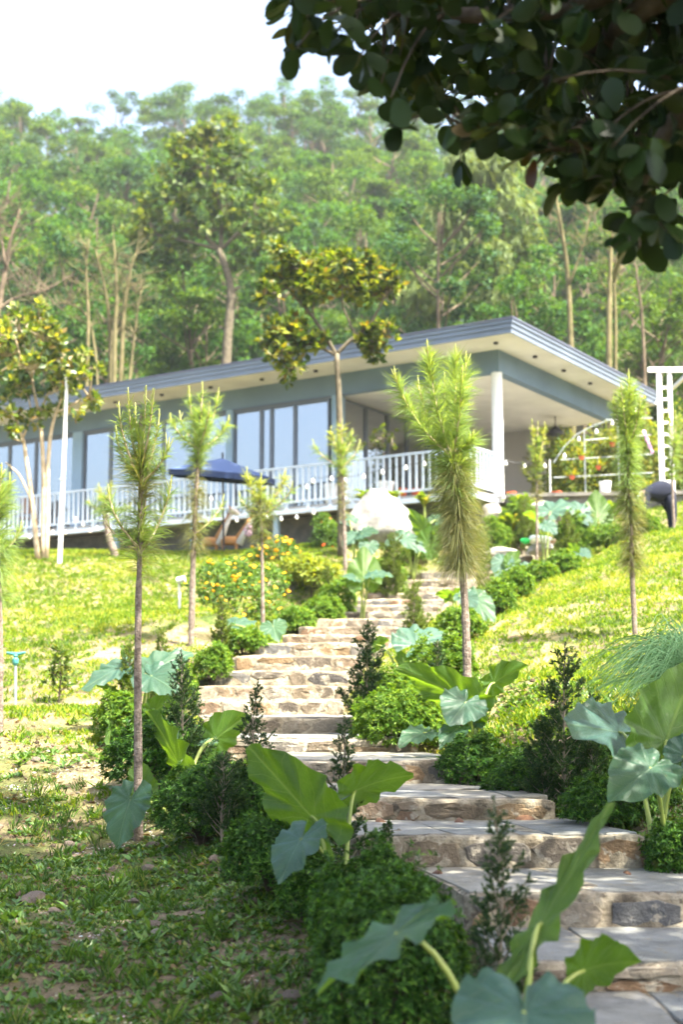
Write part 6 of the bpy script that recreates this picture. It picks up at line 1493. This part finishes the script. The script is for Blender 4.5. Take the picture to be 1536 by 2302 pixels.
# undergrowth at the forest edge
def make_bush(seed):
    r = np.random.default_rng(seed); root = empty('forest_bush', (0, 0, 0)); cl = np.c_[r.normal(size=(12, 2))*.45, r.uniform(.2, .9, 12)]; n = 170; D = unit(r.normal(size=(12*n, 3))); Pc = np.repeat(cl, n, 0) + D*(r.random((len(D), 1))**.4)*.30; L = r.uniform(.07, .14, len(D))
    V, F = scatter(*LEAF2, frames(unit(D*.3 + unit(r.normal(size=D.shape))*.8), D + [0, 0, .9]), Pc, np.stack([L*.55, L, L*.5], 1)); part(root, 'foliage', V, F, FM[seed % 2]); mb = MB()
    for c in cl: mb.add(*tube([(0, 0, -.1), c*[.5, .5, .5], c], [.03, .02, .008], 4))
    mb.build(root, 'stem', bark_f); return root
FB = Proto(make_bush, [450, 451, 452])
for i in range(44):
    y_ = r.uniform(44, 60); x_ = r.uniform(-.27*y_, .29*y_); s = r.uniform(1.2, 2.6)
    o = FB.take(i); o.location = (x_, y_, gz(x_, y_)); o.scale = (s, s, s*r.uniform(.8, 1.4)); o.rotation_euler = (0, 0, i); tag(o, 'leafy bush in the undergrowth at the forest edge', 'bush', 'undergrowth bushes behind the house')
# trees of their own shape at the forest edge
om = leafmat('old_tree_leaf', [(.020, .052, .012), (.045, .092, .018), (.085, .140, .028), (.13, .155, .035)], trans=.38, big=.5)
leafy_tree('old_tree', 'big yellowish tree with a kinked pale trunk rising behind the roof', 50.0, (500, 850),
    [([(500, 860), (508, 780), (518, 700), (520, 650), (508, 600), (492, 560)], .21, .13), ([(492, 562), (450, 520), (420, 460), (400, 400)], .10, .04), ([(495, 560), (500, 480), (480, 400), (470, 330)], .10, .04), ([(494, 562), (540, 520), (570, 480)], .09, .04), ([(492, 560), (430, 545), (360, 530)], .08, .03), ([(518, 655), (540, 645)], .10, .06)],
    [(430, 335, 50), (480, 320, 50), (400, 390, 55), (460, 390, 60), (520, 400, 52), (370, 450, 55), (440, 450, 60), (510, 460, 56), (570, 480, 50), (340, 510, 46), (410, 520, 50), (480, 520, 46), (560, 545, 46), (610, 520, 44), (370, 560, 40), (320, 470, 38), (450, 300, 36), (540, 350, 42), (500, 290, 32), (620, 570, 34), (330, 560, 34), (300, 520, 30), (640, 500, 32), (600, 440, 38), (390, 340, 36), (580, 400, 34), (420, 580, 30), (540, 600, 28)], om, bark_olive, .32, 24, 34, sr=.2, updir=.5)
fm = leafmat('feathery_leaf', [(.09, .14, .05), (.14, .20, .07), (.20, .26, .10)], trans=.4, big=.4)
c0 = on_ground(1085, 760, 52); rt = empty('feathery_tree', c0, 'pale feathery drooping tree behind the porch roof', 'tree'); q = np.random.default_rng(601)
tr_p = np.array([c0 - [0, 0, .3], at(1082, 640, 52), at(1075, 500, 52), at(1085, 400, 52)]); part(rt, 'trunk', *tube(tr_p, [.2, .15, .09, .04], 8), bark_f); part(rt, 'trunk', *tube([c0 - [-.8, 0, .3], at(1120, 620, 52.3), at(1140, 460, 52.5)], [.16, .1, .04], 8), bark_f); G = []
for cx, cy, cr in [(1080, 400, 60), (1010, 470, 55), (1150, 450, 60), (1060, 500, 70), (980, 560, 55), (1180, 540, 60), (1100, 570, 75), (1030, 610, 70), (1160, 630, 65), (950, 640, 50), (1090, 670, 65), (1000, 680, 50), (1200, 670, 45), (1050, 350, 40), (1130, 370, 45)]:
    c = at(cx, cy, 52 + q.uniform(-1.2, 1.2)); Rk = cr*52/FPX
    for k in range(34):
        a = c + unit(q.normal(size=3))*Rk*q.uniform(.1, .9); dv = unit(np.array([q.normal(), q.normal(), .25])); path = bez(a, a + dv*.45, a + dv*.75 - [0, 0, q.uniform(.3, .9)], 5); G.append(brush(path, 72, .36, 45, q, .9, w=.040))
part(rt, 'crown', *joinVF(G), fm)
def bare_tree(label, d, foot, stems, seed, bark, twn=60, tl=.9, tops=0.35):
    q = np.random.default_rng(seed); c0 = on_ground(*foot, d); rt = empty('bare_tree', c0, label, 'tree'); tw = MB()
    for pts, r0, r1 in stems:
        P = np.array([at(x, y, d + q.uniform(-.3, .3)) for x, y in pts]); P[0][2] = min(P[0][2], gz(P[0][0], P[0][1])) - .1 if pts[0][1] >= foot[1]-30 else P[0][2]
        tt = np.linspace(0, 1, 14); P = np.stack([np.interp(tt, np.linspace(0, 1, len(P)), P[:, i]) for i in range(3)], 1); P[1:-1] += q.normal(size=(12, 3))*.04
        for _ in range(2): P[1:-1] = P[:-2]*.25 + P[1:-1]*.5 + P[2:]*.25
        part(rt, 'trunk', *tube(P, np.linspace(r0, r1, 14), 7), bark, None, True)
        for i in range(twn):
            j = int(14*(tops + (1-tops)*q.random()**.8)) % 14; a = P[j]; dv = unit(np.array([q.normal(), q.normal()*.5, q.uniform(.3, 1.3)])); l = tl*q.uniform(.4, 1.5); e = a + dv*l; tw.add(*tube([a, (a+e)/2 + q.normal(size=3)*.05, e], [.018, .012, .004], 4))
            for k in range(2): tw.add(*tube([(a+e)/2, (a+e)/2 + unit(dv + q.normal(size=3)*.6)*l*.5], [.009, .003], 3))
    tag(tw.build(rt, 'twig', bark), kind='stuff')
moss = varied('mossy_bark', [(.08, .075, .03), (.125, .11, .05), (.17, .145, .075)], 3, .9, .3, 20, .15)
bare_tree('bare many-stemmed tree with mossy yellow bark behind the roof', 46, (255, 860), [([(250, 870), (250, 760), (240, 660), (215, 560)], .11, .03), ([(252, 868), (258, 760), (262, 650), (255, 540)], .11, .03), ([(255, 868), (275, 750), (283, 650), (305, 570)], .11, .03), ([(256, 860), (300, 740), (318, 650)], .07, .02), ([(250, 830), (215, 720), (160, 680), (90, 690)], .06, .02)], 611, moss, 26, .9)
bare_tree('bare pale tree with arching limbs at the picture edge', 45, (0, 860), [([(-20, 870), (-5, 660), (15, 600), (20, 540), (45, 470)], .13, .03), ([(-10, 700), (40, 665), (110, 650)], .06, .02), ([(15, 600), (0, 520), (-10, 470)], .06, .02)], 612, bark_f, 24, 1.1)
bare_tree('slim pale trunk with few twigs standing over the far eave', 45, (1285, 800), [([(1285, 820), (1284, 700), (1278, 600), (1262, 500), (1250, 440)], .12, .04), ([(1280, 640), (1310, 560), (1330, 480)], .05, .02)], 613, moss, 22, 1.0)
bare_tree('tall straight pale trunk behind the narrow bottle-brush pine', 45, (1368, 840), [([(1368, 850), (1368, 740), (1372, 620), (1380, 500)], .13, .05), ([(1378, 850), (1382, 700), (1390, 540)], .08, .03)], 614, moss, 20, 1.0)
bare_tree('thin pale trunk beside the mossy many-stemmed tree', 46, (195, 850), [([(195, 860), (195, 740), (192, 620), (200, 540)], .08, .03)], 615, moss, 18, .8)
bare_tree('thin pale trunk beyond the pergola', 46, (1450, 840), [([(1452, 850), (1445, 720), (1432, 600)], .08, .03)], 616, bark_f, 18, .8)

# ================================================================== HAZE
zmin = float(GZ.min()) - 1.2; bx_, F_ = box(float(gx.min())-2, float(gx.max())+2, -22.5, float(gy.max())+3, zmin, 112)
hm = bpy.data.materials.new('haze_air'); hm.use_nodes = True; nt = hm.node_tree; nt.nodes.remove(nt.nodes['Principled BSDF']); pv = nt.nodes.new('ShaderNodeVolumePrincipled'); pv.inputs['Color'].default_value = (.90, .96, 1.0, 1); pv.inputs['Density'].default_value = .0004; pv.inputs['Anisotropy'].default_value = .2
nt.links.new(pv.outputs[0], nt.nodes['Material Output'].inputs['Volume'])
hz = link('haze', make_mesh('haze', bx_, F_, hm)); tag(hz, 'thin pale daylight haze over the valley and hillside', 'haze', None, 'stuff')
